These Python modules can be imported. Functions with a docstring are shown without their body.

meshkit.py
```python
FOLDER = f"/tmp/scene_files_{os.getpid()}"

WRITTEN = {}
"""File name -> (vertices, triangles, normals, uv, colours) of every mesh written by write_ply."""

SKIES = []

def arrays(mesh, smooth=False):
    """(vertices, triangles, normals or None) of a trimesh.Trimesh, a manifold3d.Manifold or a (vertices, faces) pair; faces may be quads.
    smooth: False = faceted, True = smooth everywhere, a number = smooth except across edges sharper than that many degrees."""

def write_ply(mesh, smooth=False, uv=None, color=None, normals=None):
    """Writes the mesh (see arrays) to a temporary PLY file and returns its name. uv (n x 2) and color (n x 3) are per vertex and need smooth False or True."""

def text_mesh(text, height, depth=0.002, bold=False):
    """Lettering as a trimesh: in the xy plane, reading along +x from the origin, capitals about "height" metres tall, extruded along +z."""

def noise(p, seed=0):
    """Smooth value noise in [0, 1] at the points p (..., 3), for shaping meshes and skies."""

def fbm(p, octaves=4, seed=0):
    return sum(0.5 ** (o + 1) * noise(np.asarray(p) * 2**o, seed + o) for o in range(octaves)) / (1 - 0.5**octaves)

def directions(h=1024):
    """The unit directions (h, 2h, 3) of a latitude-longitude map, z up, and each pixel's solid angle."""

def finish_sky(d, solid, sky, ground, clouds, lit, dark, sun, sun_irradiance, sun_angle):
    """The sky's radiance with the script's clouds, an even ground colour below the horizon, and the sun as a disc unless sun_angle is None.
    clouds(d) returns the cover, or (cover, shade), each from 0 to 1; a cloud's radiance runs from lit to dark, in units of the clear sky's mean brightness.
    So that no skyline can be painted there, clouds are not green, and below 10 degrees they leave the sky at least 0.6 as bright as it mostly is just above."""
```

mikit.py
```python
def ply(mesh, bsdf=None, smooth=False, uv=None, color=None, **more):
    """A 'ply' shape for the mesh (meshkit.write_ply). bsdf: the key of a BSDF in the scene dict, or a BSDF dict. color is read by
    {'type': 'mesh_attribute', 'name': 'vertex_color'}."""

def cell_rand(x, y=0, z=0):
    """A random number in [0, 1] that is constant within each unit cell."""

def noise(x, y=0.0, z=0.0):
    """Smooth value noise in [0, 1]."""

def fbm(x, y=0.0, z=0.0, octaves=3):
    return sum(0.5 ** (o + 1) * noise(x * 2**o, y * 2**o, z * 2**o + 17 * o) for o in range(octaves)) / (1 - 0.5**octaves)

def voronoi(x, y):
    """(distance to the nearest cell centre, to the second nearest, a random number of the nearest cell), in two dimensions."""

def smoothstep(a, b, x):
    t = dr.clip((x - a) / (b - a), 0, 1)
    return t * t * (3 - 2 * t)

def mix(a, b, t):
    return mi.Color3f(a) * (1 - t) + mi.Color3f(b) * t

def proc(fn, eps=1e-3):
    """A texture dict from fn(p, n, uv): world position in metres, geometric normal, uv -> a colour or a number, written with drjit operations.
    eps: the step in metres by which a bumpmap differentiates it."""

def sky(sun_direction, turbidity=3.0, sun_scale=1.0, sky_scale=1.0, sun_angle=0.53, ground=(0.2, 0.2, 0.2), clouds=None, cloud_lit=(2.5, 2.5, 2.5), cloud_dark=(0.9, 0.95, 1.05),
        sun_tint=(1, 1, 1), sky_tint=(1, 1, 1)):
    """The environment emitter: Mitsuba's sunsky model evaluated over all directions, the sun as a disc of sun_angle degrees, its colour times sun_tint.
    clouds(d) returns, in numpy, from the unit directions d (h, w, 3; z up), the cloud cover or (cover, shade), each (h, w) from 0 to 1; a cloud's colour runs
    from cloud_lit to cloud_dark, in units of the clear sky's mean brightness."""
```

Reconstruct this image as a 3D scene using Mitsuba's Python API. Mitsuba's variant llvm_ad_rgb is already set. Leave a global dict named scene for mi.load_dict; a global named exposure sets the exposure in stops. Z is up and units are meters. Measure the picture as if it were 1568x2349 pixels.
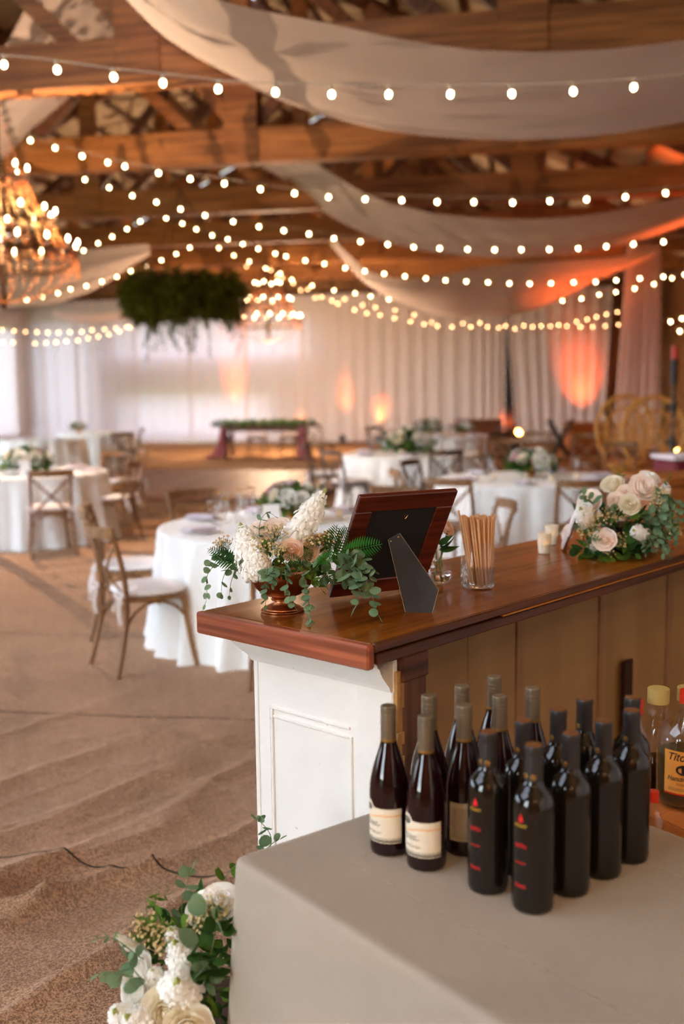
import math, random
import numpy as np, trimesh, manifold3d
import drjit as dr, mitsuba as mi
import mikit, meshkit
from mikit import noise, fbm, mix, smoothstep, cell_rand, voronoi

scene, labels = {}, {}
PI = math.pi
rng = np.random.default_rng(7)

# ------------------------------------------------------------------ camera
CAM_F, CAM_PITCH, CAM_ROLL, CAM_H = 2423.1, 0.11789, -0.012359, 1.6738
FW = np.array([0, math.cos(CAM_PITCH), -math.sin(CAM_PITCH)])
_r, _u = np.array([1.0, 0, 0]), np.cross([1.0, 0, 0], FW)
RIGHT = math.cos(CAM_ROLL) * _r + math.sin(CAM_ROLL) * _u
UP = -math.sin(CAM_ROLL) * _r + math.cos(CAM_ROLL) * _u
EYE = np.array([0, 0, CAM_H])
scene['camera'] = {'type': 'thinlens', 'fov': 2 * math.degrees(math.atan(784 / CAM_F)), 'fov_axis': 'x', 'aperture_radius': 0.0098, 'focus_distance': 2.74,
                   'near_clip': 0.05, 'far_clip': 300.0, 'to_world': mi.ScalarTransform4f().look_at(origin=EYE.tolist(), target=(EYE + FW).tolist(), up=UP.tolist())}
exposure = 1.3

# ------------------------------------------------------------------ sky (overcast, brighter around the hidden sun behind the photographer's left)
def cloud_cover(d):
    c = meshkit.fbm(d * np.array([3, 3, 6]) + 4, 4, 3)
    return np.clip(0.55 + 0.9 * (c - 0.45), 0, 1), np.clip(1.6 * (c - 0.4), 0, 1)
scene['sky'] = mikit.sky((-0.62, -0.66, 0.42), turbidity=6.0, sun_scale=0.0, sky_scale=15.0, sky_tint=(0.69, 0.95, 1.5), ground=(0.16, 0.2, 0.09), clouds=cloud_cover,
                         cloud_lit=(1.5, 1.5, 1.5), cloud_dark=(0.8, 0.82, 0.86))

WARM = (1.0, 0.66, 0.41)
scene['sky']['sampling_weight'] = 10.0
def lamp_point(key, p, power, col=WARM, weight=1.0):
    scene[key] = {'type': 'point', 'position': [float(v) for v in p], 'intensity': {'type': 'rgb', 'value': [power * c for c in col]}, 'sampling_weight': weight}

# ------------------------------------------------------------------ coordinates: the barn's long axis is turned 10 degrees to the right of the view
BX, BL = np.array([0.9845, -0.1754, 0.0]), np.array([0.1754, 0.9845, 0.0])
def W(lat, s, z): return BX * lat + BL * s + np.array([0, 0, z])
def ray(px, py): return FW + (px - 784) / CAM_F * RIGHT - (py - 1174.5) / CAM_F * UP
def at(px, py, d): return EYE + ray(px, py) * d
def on_floor(px, py, z=0.0):
    d = ray(px, py); return EYE + d * ((z - CAM_H) / d[2])
def on_s(px, py, s):
    d = ray(px, py); return EYE + d * ((s - EYE @ BL) / (d @ BL))

# ------------------------------------------------------------------ scene book-keeping
used = {}
def new_key(name, parent=None):
    base = f'{parent}__{name}' if parent else name
    n = used.get(base, 0); used[base] = n + 1
    return base if n == 0 else f'{base}_{n:03d}'
def tag(key, label=None, cat=None, group=None, kind=None):
    d = labels.setdefault(key, {})
    for a, b in (('label', label), ('category', cat), ('group', group), ('kind', kind)):
        if b: d[a] = b
    return key
def thing(name, label, cat, group=None, kind=None): return tag(new_key(name), label, cat, group, kind)
def ref(b): return {'type': 'ref', 'id': b}
def T4(M): return mi.ScalarTransform4f(np.asarray(M, float))
def obj(name, mesh, bsdf, parent=None, smooth=False, label=None, kind=None, cat=None, group=None, M=None, **more):
    k = new_key(name, parent)
    scene[k] = mikit.ply(mesh, 'mat_' + bsdf, smooth, **more)
    if M is not None: scene[k]['to_world'] = T4(M)
    if label or kind or cat or group: tag(k, label, cat, group, kind)
    return k
protos = {}
def proto(pid, mesh, bsdf, smooth=False, **more):
    protos[pid] = True
    scene['group_' + pid] = {'type': 'shapegroup', 'piece': mikit.ply(mesh, 'mat_' + bsdf, smooth, **more)}
def put(name, pid, M, parent=None, label=None, kind=None, cat=None, group=None):
    k = new_key(name, parent)
    scene[k] = {'type': 'instance', 'to_world': T4(M), 'of': ref('group_' + pid)}
    if label or kind or cat or group: tag(k, label, cat, group, kind)
    return k

def frame(o, x, y, z):
    M = np.eye(4); M[:3, 0], M[:3, 1], M[:3, 2], M[:3, 3] = x, y, z, o; return M
def mat(o=(0, 0, 0), rz=0.0, s=1.0):
    c, n = math.cos(rz), math.sin(rz)
    M = np.eye(4); M[:3, :3] = np.array([[c, -n, 0], [n, c, 0], [0, 0, 1]]) * (np.asarray(s) if np.ndim(s) else s); M[:3, 3] = o; return M
def axis_mat(o, z, s=1.0, spin=0.0):
    z = np.asarray(z, float); z = z / np.linalg.norm(z)
    a = np.cross([0, 0, 1.0] if abs(z[2]) < 0.95 else [1.0, 0, 0], z); a /= np.linalg.norm(a); b = np.cross(z, a)
    c, n = math.cos(spin), math.sin(spin)
    return frame(o, (a * c + b * n) * s, (-a * n + b * c) * s, z * s)
def unit(v): v = np.asarray(v, float); return v / np.linalg.norm(v)

# ------------------------------------------------------------------ mesh helpers: a mesh is (vertices, triangles)
def join(ms):
    vs, fs, n = [], [], 0
    for v, f in ms:
        v, f = np.asarray(v, float), np.asarray(f, int)
        if f.shape[1] == 4: f = np.vstack([f[:, [0, 1, 2]], f[:, [0, 2, 3]]])
        vs.append(v); fs.append(f + n); n += len(v)
    return np.vstack(vs), np.vstack(fs)
def moved(m, M): return np.asarray(m[0]) @ M[:3, :3].T + M[:3, 3], m[1]
def tm(m): return np.array(m.vertices), np.array(m.faces)
_boxes = {}
def box(a, b, bev=0.004):
    a, b = np.minimum(a, b).astype(float), np.maximum(a, b).astype(float)
    bev = min(bev, 0.45 * (b - a).min())
    pts = []
    for i in np.ndindex(2, 2, 2):
        c = np.where(i, b, a); d = np.where(i, -1, 1) * bev
        for k in range(3):
            q = c + d; q[k] = c[k]; pts.append(q)
    pts = np.array(pts)
    if 'f' not in _boxes:
        h = trimesh.Trimesh(*_hull(np.array([np.where(np.arange(3) == k, np.where(i, 1, -1), np.where(i, .9, -.9)) for i in np.ndindex(2, 2, 2) for k in range(3)], float)), process=False)
        _boxes['f'] = np.array(h.faces)
    return pts, _boxes['f']
def _hull(pts):
    from scipy.spatial import ConvexHull
    h = ConvexHull(pts); f = h.simplices.copy(); c = pts.mean(0)
    for i, t in enumerate(f):
        p = pts[t]
        if np.dot(np.cross(p[1] - p[0], p[2] - p[0]), p.mean(0) - c) < 0: f[i] = t[::-1]
    return pts, f
def beam(p, q, w, h, up=(0, 0, 1), bev=0.006):
    p, q = np.asarray(p, float), np.asarray(q, float)
    x = unit(q - p); y = np.cross(up, x); y = unit(y); z = np.cross(x, y)
    L = np.linalg.norm(q - p)
    return moved(box((0, -w / 2, -h / 2), (L, w / 2, h / 2), bev), frame(p, x, y, z))
def tube(pts, rad, sides=8, cap=True):
    p = np.asarray(pts, float); n = len(p); rad = np.broadcast_to(rad, (n,))
    t = np.gradient(p, axis=0); t /= np.linalg.norm(t, axis=1, keepdims=True) + 1e-12
    a = np.cross(t[0], [0, 0, 1.0] if abs(t[0][2]) < 0.9 else [1.0, 0, 0]); a /= np.linalg.norm(a)
    A = []
    for k in range(n):
        a = a - t[k] * (a @ t[k]); a = a / (np.linalg.norm(a) + 1e-12); A.append(a)
    A = np.array(A); Bn = np.cross(t, A); an = np.arange(sides) * 2 * PI / sides
    v = p[:, None] + rad[:, None, None] * (np.cos(an)[None, :, None] * A[:, None] + np.sin(an)[None, :, None] * Bn[:, None])
    i, j = np.meshgrid(np.arange(n - 1), np.arange(sides), indexing='ij'); j2 = (j + 1) % sides
    q = np.stack([i * sides + j, i * sides + j2, (i + 1) * sides + j2, (i + 1) * sides + j], -1).reshape(-1, 4)
    f = np.vstack([q[:, [0, 1, 2]], q[:, [0, 2, 3]]]); v = v.reshape(-1, 3)
    if cap:
        v = np.vstack([v, p[:1], p[-1:]]); k = np.arange(sides); k2 = (k + 1) % sides
        f = np.vstack([f, np.stack([k2, k, k * 0 + n * sides], 1), np.stack([(n - 1) * sides + k, (n - 1) * sides + k2, k * 0 + n * sides + 1], 1)])
    return v, f
def smooth_path(pts, n=16):
    from scipy.interpolate import CubicSpline
    p = np.asarray(pts, float); t = np.r_[0, np.cumsum(np.linalg.norm(np.diff(p, axis=0), axis=1))]
    return CubicSpline(t, p)(np.linspace(0, t[-1], n)) if len(p) > 2 else p[0] + np.linspace(0, 1, n)[:, None] * (p[1] - p[0])
def strip(pts, w, t, up=(0, 0, 1), bev=0):
    """A flat bar of section w (along up) by t swept along the points."""
    p = np.asarray(pts, float); tg = np.gradient(p, axis=0); tg /= np.linalg.norm(tg, axis=1, keepdims=True)
    up = np.broadcast_to(np.asarray(up, float), p.shape)
    s = np.cross(tg, up); s /= np.linalg.norm(s, axis=1, keepdims=True); u = np.cross(s, tg)
    c = [(-1, -1), (1, -1), (1, 1), (-1, 1)]
    v = np.stack([p + a * t / 2 * s + b * w / 2 * u for a, b in c], 1).reshape(-1, 3); n = len(p)
    f = [[i * 4 + j, i * 4 + (j + 1) % 4, i * 4 + 4 + (j + 1) % 4, i * 4 + 4 + j] for i in range(n - 1) for j in range(4)] + [[3, 2, 1, 0], [n * 4 - 4, n * 4 - 3, n * 4 - 2, n * 4 - 1]]
    return v, np.array(f)
def lathe(prof, n=32):
    pr = np.asarray(prof, float); an = np.arange(n) * 2 * PI / n
    v = np.stack([pr[:, None, 0] * np.cos(an), pr[:, None, 0] * np.sin(an), np.repeat(pr[:, 1:2], n, 1)], -1).reshape(-1, 3)
    i, j = np.meshgrid(np.arange(len(pr) - 1), np.arange(n), indexing='ij'); j2 = (j + 1) % n
    q = np.stack([i * n + j, i * n + j2, (i + 1) * n + j2, (i + 1) * n + j], -1).reshape(-1, 4)
    return v, np.vstack([q[:, [0, 1, 2]], q[:, [0, 2, 3]]])
def grid(P):
    P = np.asarray(P, float); m, n = P.shape[:2]
    i, j = np.meshgrid(np.arange(m - 1), np.arange(n - 1), indexing='ij')
    q = np.stack([i * n + j, i * n + j + 1, (i + 1) * n + j + 1, (i + 1) * n + j], -1).reshape(-1, 4)
    return P.reshape(-1, 3), np.vstack([q[:, [0, 1, 2]], q[:, [0, 2, 3]]])
def ball(r, c=(0, 0, 0), sub=1, s=(1, 1, 1)):
    m = trimesh.creation.icosphere(subdivisions=sub, radius=r); return np.array(m.vertices) * s + np.asarray(c), np.array(m.faces)
def prism(poly, M, t):
    """A polygon in the xy plane of M, t thick along its z."""
    p = np.asarray(poly, float); n = len(p)
    import shapely.geometry as sg
    m = trimesh.creation.extrude_polygon(sg.Polygon(p), t, engine='earcut')
    return moved(tm(m), M)

# ------------------------------------------------------------------ materials
def lin(r, g, b): return [((c / 255 + 0.055) / 1.055) ** 2.4 if c > 10 else c / 3294 for c in (r, g, b)]
def rgb(c): return {'type': 'rgb', 'value': list(map(float, c))}
def pri(name, c, rough=0.5, **k):
    c = c if isinstance(c, dict) else rgb(c)
    scene['mat_' + name] = {'type': 'twosided', 'b': {'type': 'principled', 'base_color': c, 'roughness': rough, **k}}
def bumped(name, c, rough, fn, scale, eps=1e-3, **k):
    c = c if isinstance(c, dict) else rgb(c)
    scene['mat_' + name] = {'type': 'twosided', 'b': {'type': 'bumpmap', 'b': {'type': 'principled', 'base_color': c, 'roughness': rough, **k}, 'tex': mikit.proc(fn, eps), 'scale': scale}}
def thin(name, c, trans=0.6, rough=0.6, **k):
    scene['mat_' + name] = {'type': 'principledthin', 'base_color': c if isinstance(c, dict) else rgb(c), 'diff_trans': trans, 'roughness': rough, 'spec_trans': 0.0, **k}
def wood(dark, light, ax, sc=(2.2, 38.0), lo=0.25, hi=0.75, off=0.0):
    """Grain along the world direction ax."""
    ax = unit(ax); sd = unit(np.cross(ax, [0.13, 0.2, 1.0])); th = np.cross(ax, sd)
    ax, sd, th = ax.tolist(), sd.tolist(), th.tolist()
    def fn(p, n, uv):
        a = p.x * ax[0] + p.y * ax[1] + p.z * ax[2]; b = p.x * sd[0] + p.y * sd[1] + p.z * sd[2]; c = p.x * th[0] + p.y * th[1] + p.z * th[2]
        w = fbm(a * sc[0] + off, b * sc[1], c * sc[1], 3); v = fbm(a * 0.9 + off, b * 3.1, c * 3.1 + 7, 2)
        return mix(dark, light, smoothstep(lo, hi, 0.65 * w + 0.35 * v))
    return mikit.proc(fn)
BAR_E, BAR_N = np.array([0.6716, 0.741, 0.0]), np.array([-0.741, 0.6716, 0.0])

def carpet_col(p, n, uv):
    g = noise(p.x * 420, p.y * 420, p.z * 420); g2 = noise(p.x * 210, p.y * 210, 3.0); m = fbm(p.x * 1.7, p.y * 1.7, 0.0, 3)
    t = dr.clip(0.55 * smoothstep(0.2, 0.8, g) + 0.45 * smoothstep(0.25, 0.75, g2), 0, 1)
    return mix(lin(108, 77, 56), lin(190, 152, 119), t) * (0.86 + 0.28 * m)
pri('carpet', mikit.proc(carpet_col), 0.95, sheen=0.3)
def dirt_col(p, n, uv):
    m = fbm(p.x * 0.8, p.y * 0.8, 0.0, 3); g = noise(p.x * 90, p.y * 90, 1.0)
    return mix(lin(100, 70, 42), lin(134, 100, 66), smoothstep(0.3, 0.7, m)) * (0.8 + 0.4 * g)
pri('dirt', mikit.proc(dirt_col), 0.95)
pri('carpet_edge', lin(52, 48, 40), 0.9)
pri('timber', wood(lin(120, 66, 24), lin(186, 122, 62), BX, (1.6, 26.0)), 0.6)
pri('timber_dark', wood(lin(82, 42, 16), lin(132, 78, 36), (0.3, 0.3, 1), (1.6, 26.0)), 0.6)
pri('purlin', lin(84, 48, 24), 0.7)
def sheath_col(p, n, uv):
    return mix(lin(176, 156, 124), lin(206, 188, 158), fbm(p.x * 0.7, p.y * 0.7, p.z, 3))
pri('sheathing', mikit.proc(sheath_col), 0.8)
pri('barn_wall', wood(lin(96, 62, 34), lin(140, 98, 58), (0, 0, 1), (1.2, 12.0)), 0.8)
thin('sheer', lin(232, 224, 224), 0.72, 0.8)
thin('swag', lin(240, 226, 220), 0.55, 0.8)
thin('gather', lin(240, 222, 214), 0.6, 0.8)
pri('dance', wood(lin(104, 64, 46), lin(132, 86, 64), BL, (0.8, 9.0)), 0.5, specular=0.5)
def bar_top_col(p, n, uv):
    a = p.x * BAR_E[0] + p.y * BAR_E[1]; b = p.x * BAR_N[0] + p.y * BAR_N[1]
    w = fbm(a * 2.0, b * 46, 0.0, 3); m = fbm(a * 2.2 + 5, b * 4, 1.0, 3); sp = noise(p.x * 210, p.y * 210, 0.0)
    c = mix(lin(94, 43, 8), lin(138, 76, 17), smoothstep(0.2, 0.8, 0.5 * w + 0.5 * m))
    return c * (1 - 0.35 * smoothstep(0.9, 0.97, sp))
def bar_rough(p, n, uv): return 0.13 + 0.17 * fbm(p.x * 5, p.y * 5, 0.0, 3)
pri('bar_top', mikit.proc(bar_top_col), mikit.proc(bar_rough), specular=0.5, clearcoat=0.35, clearcoat_gloss=0.85)
pri('bar_end', wood(lin(104, 46, 24), lin(164, 88, 56), BAR_N, (2.5, 60.0)), 0.42)
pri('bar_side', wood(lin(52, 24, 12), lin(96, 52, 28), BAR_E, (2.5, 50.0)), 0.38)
pri('bar_edge_worn', lin(168, 104, 36), 0.4)
def paint_col(p, n, uv):
    m = fbm(p.x * 4, p.y * 4, p.z * 3, 3); s = noise(p.x * 46, p.y * 46, p.z * 46)
    return mix(lin(229, 226, 220), lin(220, 215, 208), m) * (1 - 0.3 * smoothstep(0.93, 0.99, s))
pri('white_paint', mikit.proc(paint_col), 0.45)
pri('raw_wood', wood(lin(128, 88, 44), lin(186, 142, 84), (0, 0, 1), (3, 60.0)), 0.7)
pri('post_wood', wood(lin(66, 40, 26), lin(104, 68, 46), (0, 0, 1), (3, 50.0)), 0.7)
pri('bar_inner', wood(lin(150, 112, 68), lin(168, 130, 82), (0, 0, 1), (.8, 5.0)), 0.6)
pri('bar_batten', wood(lin(128, 92, 60), lin(160, 122, 82), (0, 0, 1), (1.5, 14.0)), 0.6)
pri('dark_board', lin(44, 20, 14), 0.5)
def linen_fn(c1, c2):
    def fn(p, n, uv): return mix(c1, c2, 0.5 * noise(p.x * 700, p.y * 700, p.z * 700) + 0.5 * fbm(p.x * 6, p.y * 6, p.z * 2, 2))
    return mikit.proc(fn)
pri('bottle_cloth', linen_fn(lin(152, 140, 124), lin(164, 152, 136)), 0.8, sheen=0.2)
pri('linen', linen_fn(lin(236, 238, 236), lin(244, 246, 243)), 0.8, sheen=0.2)
pri('chair_wood', wood(lin(104, 68, 36), lin(152, 108, 62), (0.2, 0.2, 1), (3, 40.0)), 0.5)
pri('chair_dark', wood(lin(62, 40, 26), lin(96, 64, 42), (0.2, 0.2, 1), (3, 40.0)), 0.5)
pri('cushion', lin(236, 230, 228), 0.85, sheen=0.3)
pri('pinot_glass', lin(26, 7, 9), 0.035, specular=0.6)
pri('malbec_glass', lin(20, 17, 12), 0.05, specular=0.6)
pri('capsule_grey', lin(112, 98, 78), 0.35, metallic=0.35)
pri('capsule_gold', lin(150, 112, 52), 0.35, metallic=0.6)
pri('capsule_black', lin(38, 35, 34), 0.4)
pri('capsule_top', lin(120, 76, 40), 0.4, metallic=0.3)
pri('label_paper', lin(222, 208, 184), 0.6)
pri('label_back', lin(176, 158, 128), 0.6)
pri('label_orange', lin(222, 150, 44), 0.5)
pri('label_grey', lin(92, 88, 78), 0.5)
pri('label_red', lin(214, 26, 30), 0.4)
pri('label_yellow', lin(206, 160, 36), 0.4)
pri('ink', lin(70, 62, 54), 0.6)
pri('ink_dark', lin(34, 24, 20), 0.6)
pri('copper', lin(176, 112, 72), 0.34, metallic=1.0)
pri('frame_wood', wood(lin(60, 18, 8), lin(104, 38, 18), (0.886, 0.463, 0), (4, 60.0)), 0.35, clearcoat=0.3)
pri('frame_back', lin(17, 15, 13), 0.85)
def easel_col(p, n, uv):
    s = fbm(p.x * 30, p.y * 30, p.z * 30, 3); d = noise(p.x * 260, p.y * 260, p.z * 260)
    return mix(lin(27, 26, 27), lin(40, 38, 38), s) + mi.Color3f(0.25) * smoothstep(0.9, 0.97, d) * smoothstep(0.5, 0.65, s)
pri('easel', mikit.proc(easel_col), 0.55)
pri('raw_edge', lin(176, 150, 112), 0.8)
pri('brass', lin(196, 150, 84), 0.3, metallic=1.0)
pri('iron', lin(60, 44, 32), 0.4, metallic=0.7)
pri('black_metal', lin(24, 22, 22), 0.45)
scene['mat_clear_glass'] = {'type': 'thindielectric', 'int_ior': 1.5}
scene['mat_solid_glass'] = {'type': 'dielectric', 'int_ior': 1.5}
pri('straw_paper', lin(204, 156, 108), 0.75)
pri('straw_inside', lin(226, 196, 156), 0.8)
thin('frosted', lin(240, 234, 220), 1.0, 0.5)
pri('wax', lin(250, 240, 216), 0.5)
pri('white_matte', lin(240, 238, 236), 0.6)
pri('china', lin(238, 236, 240), 0.2)
pri('napkin', lin(216, 208, 218), 0.85)
def leaf_mat(name, a, b, tr=0.5, rough=0.45):
    def fn(p, n, uv): return mix(a, b, noise(p.x * 24, p.y * 24, p.z * 24))
    thin(name, mikit.proc(fn), tr, rough)
leaf_mat('euc_leaf', lin(88, 122, 92), lin(136, 160, 122))
leaf_mat('green_leaf', lin(62, 98, 38), lin(112, 142, 58))
leaf_mat('fern_leaf', lin(30, 84, 30), lin(58, 122, 48))
leaf_mat('dark_leaf', lin(34, 66, 34), lin(70, 102, 48))
leaf_mat('moss_leaf', lin(58, 70, 22), lin(122, 122, 44), 0.5)
pri('stem', lin(96, 110, 58), 0.6)
thin('petal_white', lin(253, 252, 247), 0.6, 0.6)
thin('petal_cream', lin(246, 240, 222), 0.6, 0.6)
thin('petal_blush', lin(253, 243, 234), 0.6, 0.6)
thin('petal_peach', lin(248, 224, 204), 0.6, 0.6)
thin('petal_pink', lin(216, 178, 190), 0.6, 0.6)
pri('bud_green', lin(150, 160, 84), 0.6)
pri('wax_flower', lin(204, 180, 128), 0.7)
thin('pink_cloth', lin(206, 140, 146), 0.3, 0.8)
pri('table_wood', wood(lin(88, 44, 24), lin(128, 70, 40), (1, 0, 0), (2, 30.0)), 0.45)
pri('rattan', lin(214, 150, 66), 0.5)
pri('cardboard', lin(176, 104, 44), 0.8)
pri('red_cap', lin(196, 44, 20), 0.35)
pri('tito_label', lin(222, 150, 60), 0.6)
scene['mat_liquor'] = {'type': 'twosided', 'b': {'type': 'principled', 'base_color': rgb(lin(70, 52, 26)), 'roughness': 0.06, 'specular': 0.6}}
pri('amber', lin(58, 28, 8), 0.05, specular=0.6)
pri('cork', lin(176, 150, 84), 0.7)
pri('burgundy', lin(104, 20, 34), 0.7)
pri('crate_wood', wood(lin(122, 62, 18), lin(168, 96, 36), (1, 0.3, 0), (2, 30.0)), 0.45)
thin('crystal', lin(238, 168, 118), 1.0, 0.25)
pri('sleeve', lin(226, 204, 180), 0.6)
pri('wire_white', lin(206, 190, 170), 0.6)
pri('socket', lin(190, 176, 160), 0.5)
pri('photo_print', lin(206, 196, 200), 0.4)
def emit(v, weight=0.5): return {'type': 'area', 'sampling_weight': weight, 'radiance': {'type': 'rgb', 'value': list(map(float, v))}}
# ------------------------------------------------------------------ the barn
RIDGE, HALF, EAVE_Z, RIDGE_Z = -5.95, 10.0, 4.95, 9.9
S0, S1 = -4.6, 32.3
LATL, LATR = RIDGE - HALF, RIDGE + HALF
SLOPE = (RIDGE_Z - EAVE_Z) / HALF
def wm(lat, s, z=0.0): return frame(W(lat, s, z), BX, BL, [0, 0, 1])
BARN = wm(0, 0)

def floor_mesh():
    la, ss = np.linspace(LATL - .2, LATR + .2, 60), np.linspace(S0 - 1, S1 + .5, 110)
    P = W(0, 0, 0) + la[:, None, None] * BX + ss[None, :, None] * BL
    z = 0.05 * (meshkit.fbm(np.stack([P[..., 0] * .7, P[..., 1] * .7, P[..., 0] * 0], -1), 3, 5) - .5)
    P[..., 2] = z * np.clip((ss - 21.5) / 2, 0.15, 1)[None] - 0.03
    return grid(P)
fl = obj('floor', floor_mesh(), 'dirt', smooth=True, kind='structure', label='bare brown dirt floor of the barn beyond the carpet')

def wall(name, pts, holes, thick, nrm, bsdf, label):
    """A wall in the plane of the first axis and z, with rectangular openings left free."""
    o, ax, length, height = pts
    import shapely.geometry as sg
    g = sg.box(0, 0, length, height)
    for h in holes: g = g.difference(sg.box(*h))
    ms = []
    for q in getattr(g, 'geoms', [g]):
        ms.append(tm(trimesh.creation.extrude_polygon(q, thick, engine='earcut')))
    return obj(name, moved(join(ms), frame(o, ax, [0, 0, 1], nrm)), bsdf, kind='structure', label=label)
GABLE = 5.0
# back wall: windows and doors on its left part, hidden behind the sheer drapes
wall('wall_back', (W(LATL, S1, 0), BX, 2 * HALF, GABLE), [(0.5, 0.0, 2.3, 3.9), (3.1, 2.75, 9.2, 4.0), (3.3, 0.4, 8.0, 1.6)], .12, BL, 'barn_wall', 'back wall of the barn behind the white drapes')
wall('wall_left', (W(LATL, S0, 0), BL, S1 - S0, EAVE_Z), [(5.5, 0.0, 21.5, 4.2), (23.0, 0.4, 35.6, 3.6)], .12, -BX, 'barn_wall', 'left side wall of the barn with an unseen opening that lights the left tables')  # the nearer opening is out of view, sized to bring daylight onto the left tables
wall('wall_right', (W(LATR, S0, 0), BL, S1 - S0, EAVE_Z), [], .12, BX, 'barn_wall', 'right side wall of the barn')
wall('wall_front', (W(LATL, S0, 0), BX, 2 * HALF, GABLE), [(7.8, 0.0, 11.8, 4.9)], .12, -BL, 'barn_wall', 'unseen front wall of the barn, its open door placed to light the bar end')  # door out of view, placed to let daylight onto the bar end
for nm, s in (('trim_1', S1), ('trim_2', S0)):
    tri = prism([(LATL, GABLE - .05), (LATR, GABLE - .05), (RIDGE, RIDGE_Z)] , frame(W(0, s, 0), BX, [0, 0, 1], BL), .1)
    obj(nm, tri, 'barn_wall', kind='structure', label='boarded gable above the end wall')
ceil = new_key('ceiling'); tag(ceil, 'pale boarded roof underside between dark purlins', kind='structure')
for sd in (-1, 1):
    M = frame(W(RIDGE, S0 - .3, RIDGE_Z), unit(BX * sd * HALF - np.array([0, 0, RIDGE_Z - EAVE_Z])), BL, unit(np.cross(unit(BX * sd * HALF - np.array([0, 0, RIDGE_Z - EAVE_Z])), BL)))
    up = 1 if M[2, 2] > 0 else -1
    L = math.hypot(HALF, RIDGE_Z - EAVE_Z) + .4
    for q in ([(0, 0, L, S1 - S0 + .6)] if sd > 0 else [(0, 0, .3, S1 - S0 + .6), (7.0, 0, L, S1 - S0 + .6), (.3, 0, 7.0, .6), (.3, 8.2, 7.0, S1 - S0 + .6)]):   # unseen opening in the left slope, placed to light the table top from above
        obj('sheathing', moved(box((q[0], q[1], up * .10), (q[2], q[3], up * .14), .01), M), 'sheathing', ceil)
    x = .35
    while x < L - .2:
        obj('purlin', moved(box((x, 0, up * -.04), (x + .07, S1 - S0 + .6, up * .10), .006), M), 'purlin', ceil)
        x += .72

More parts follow.
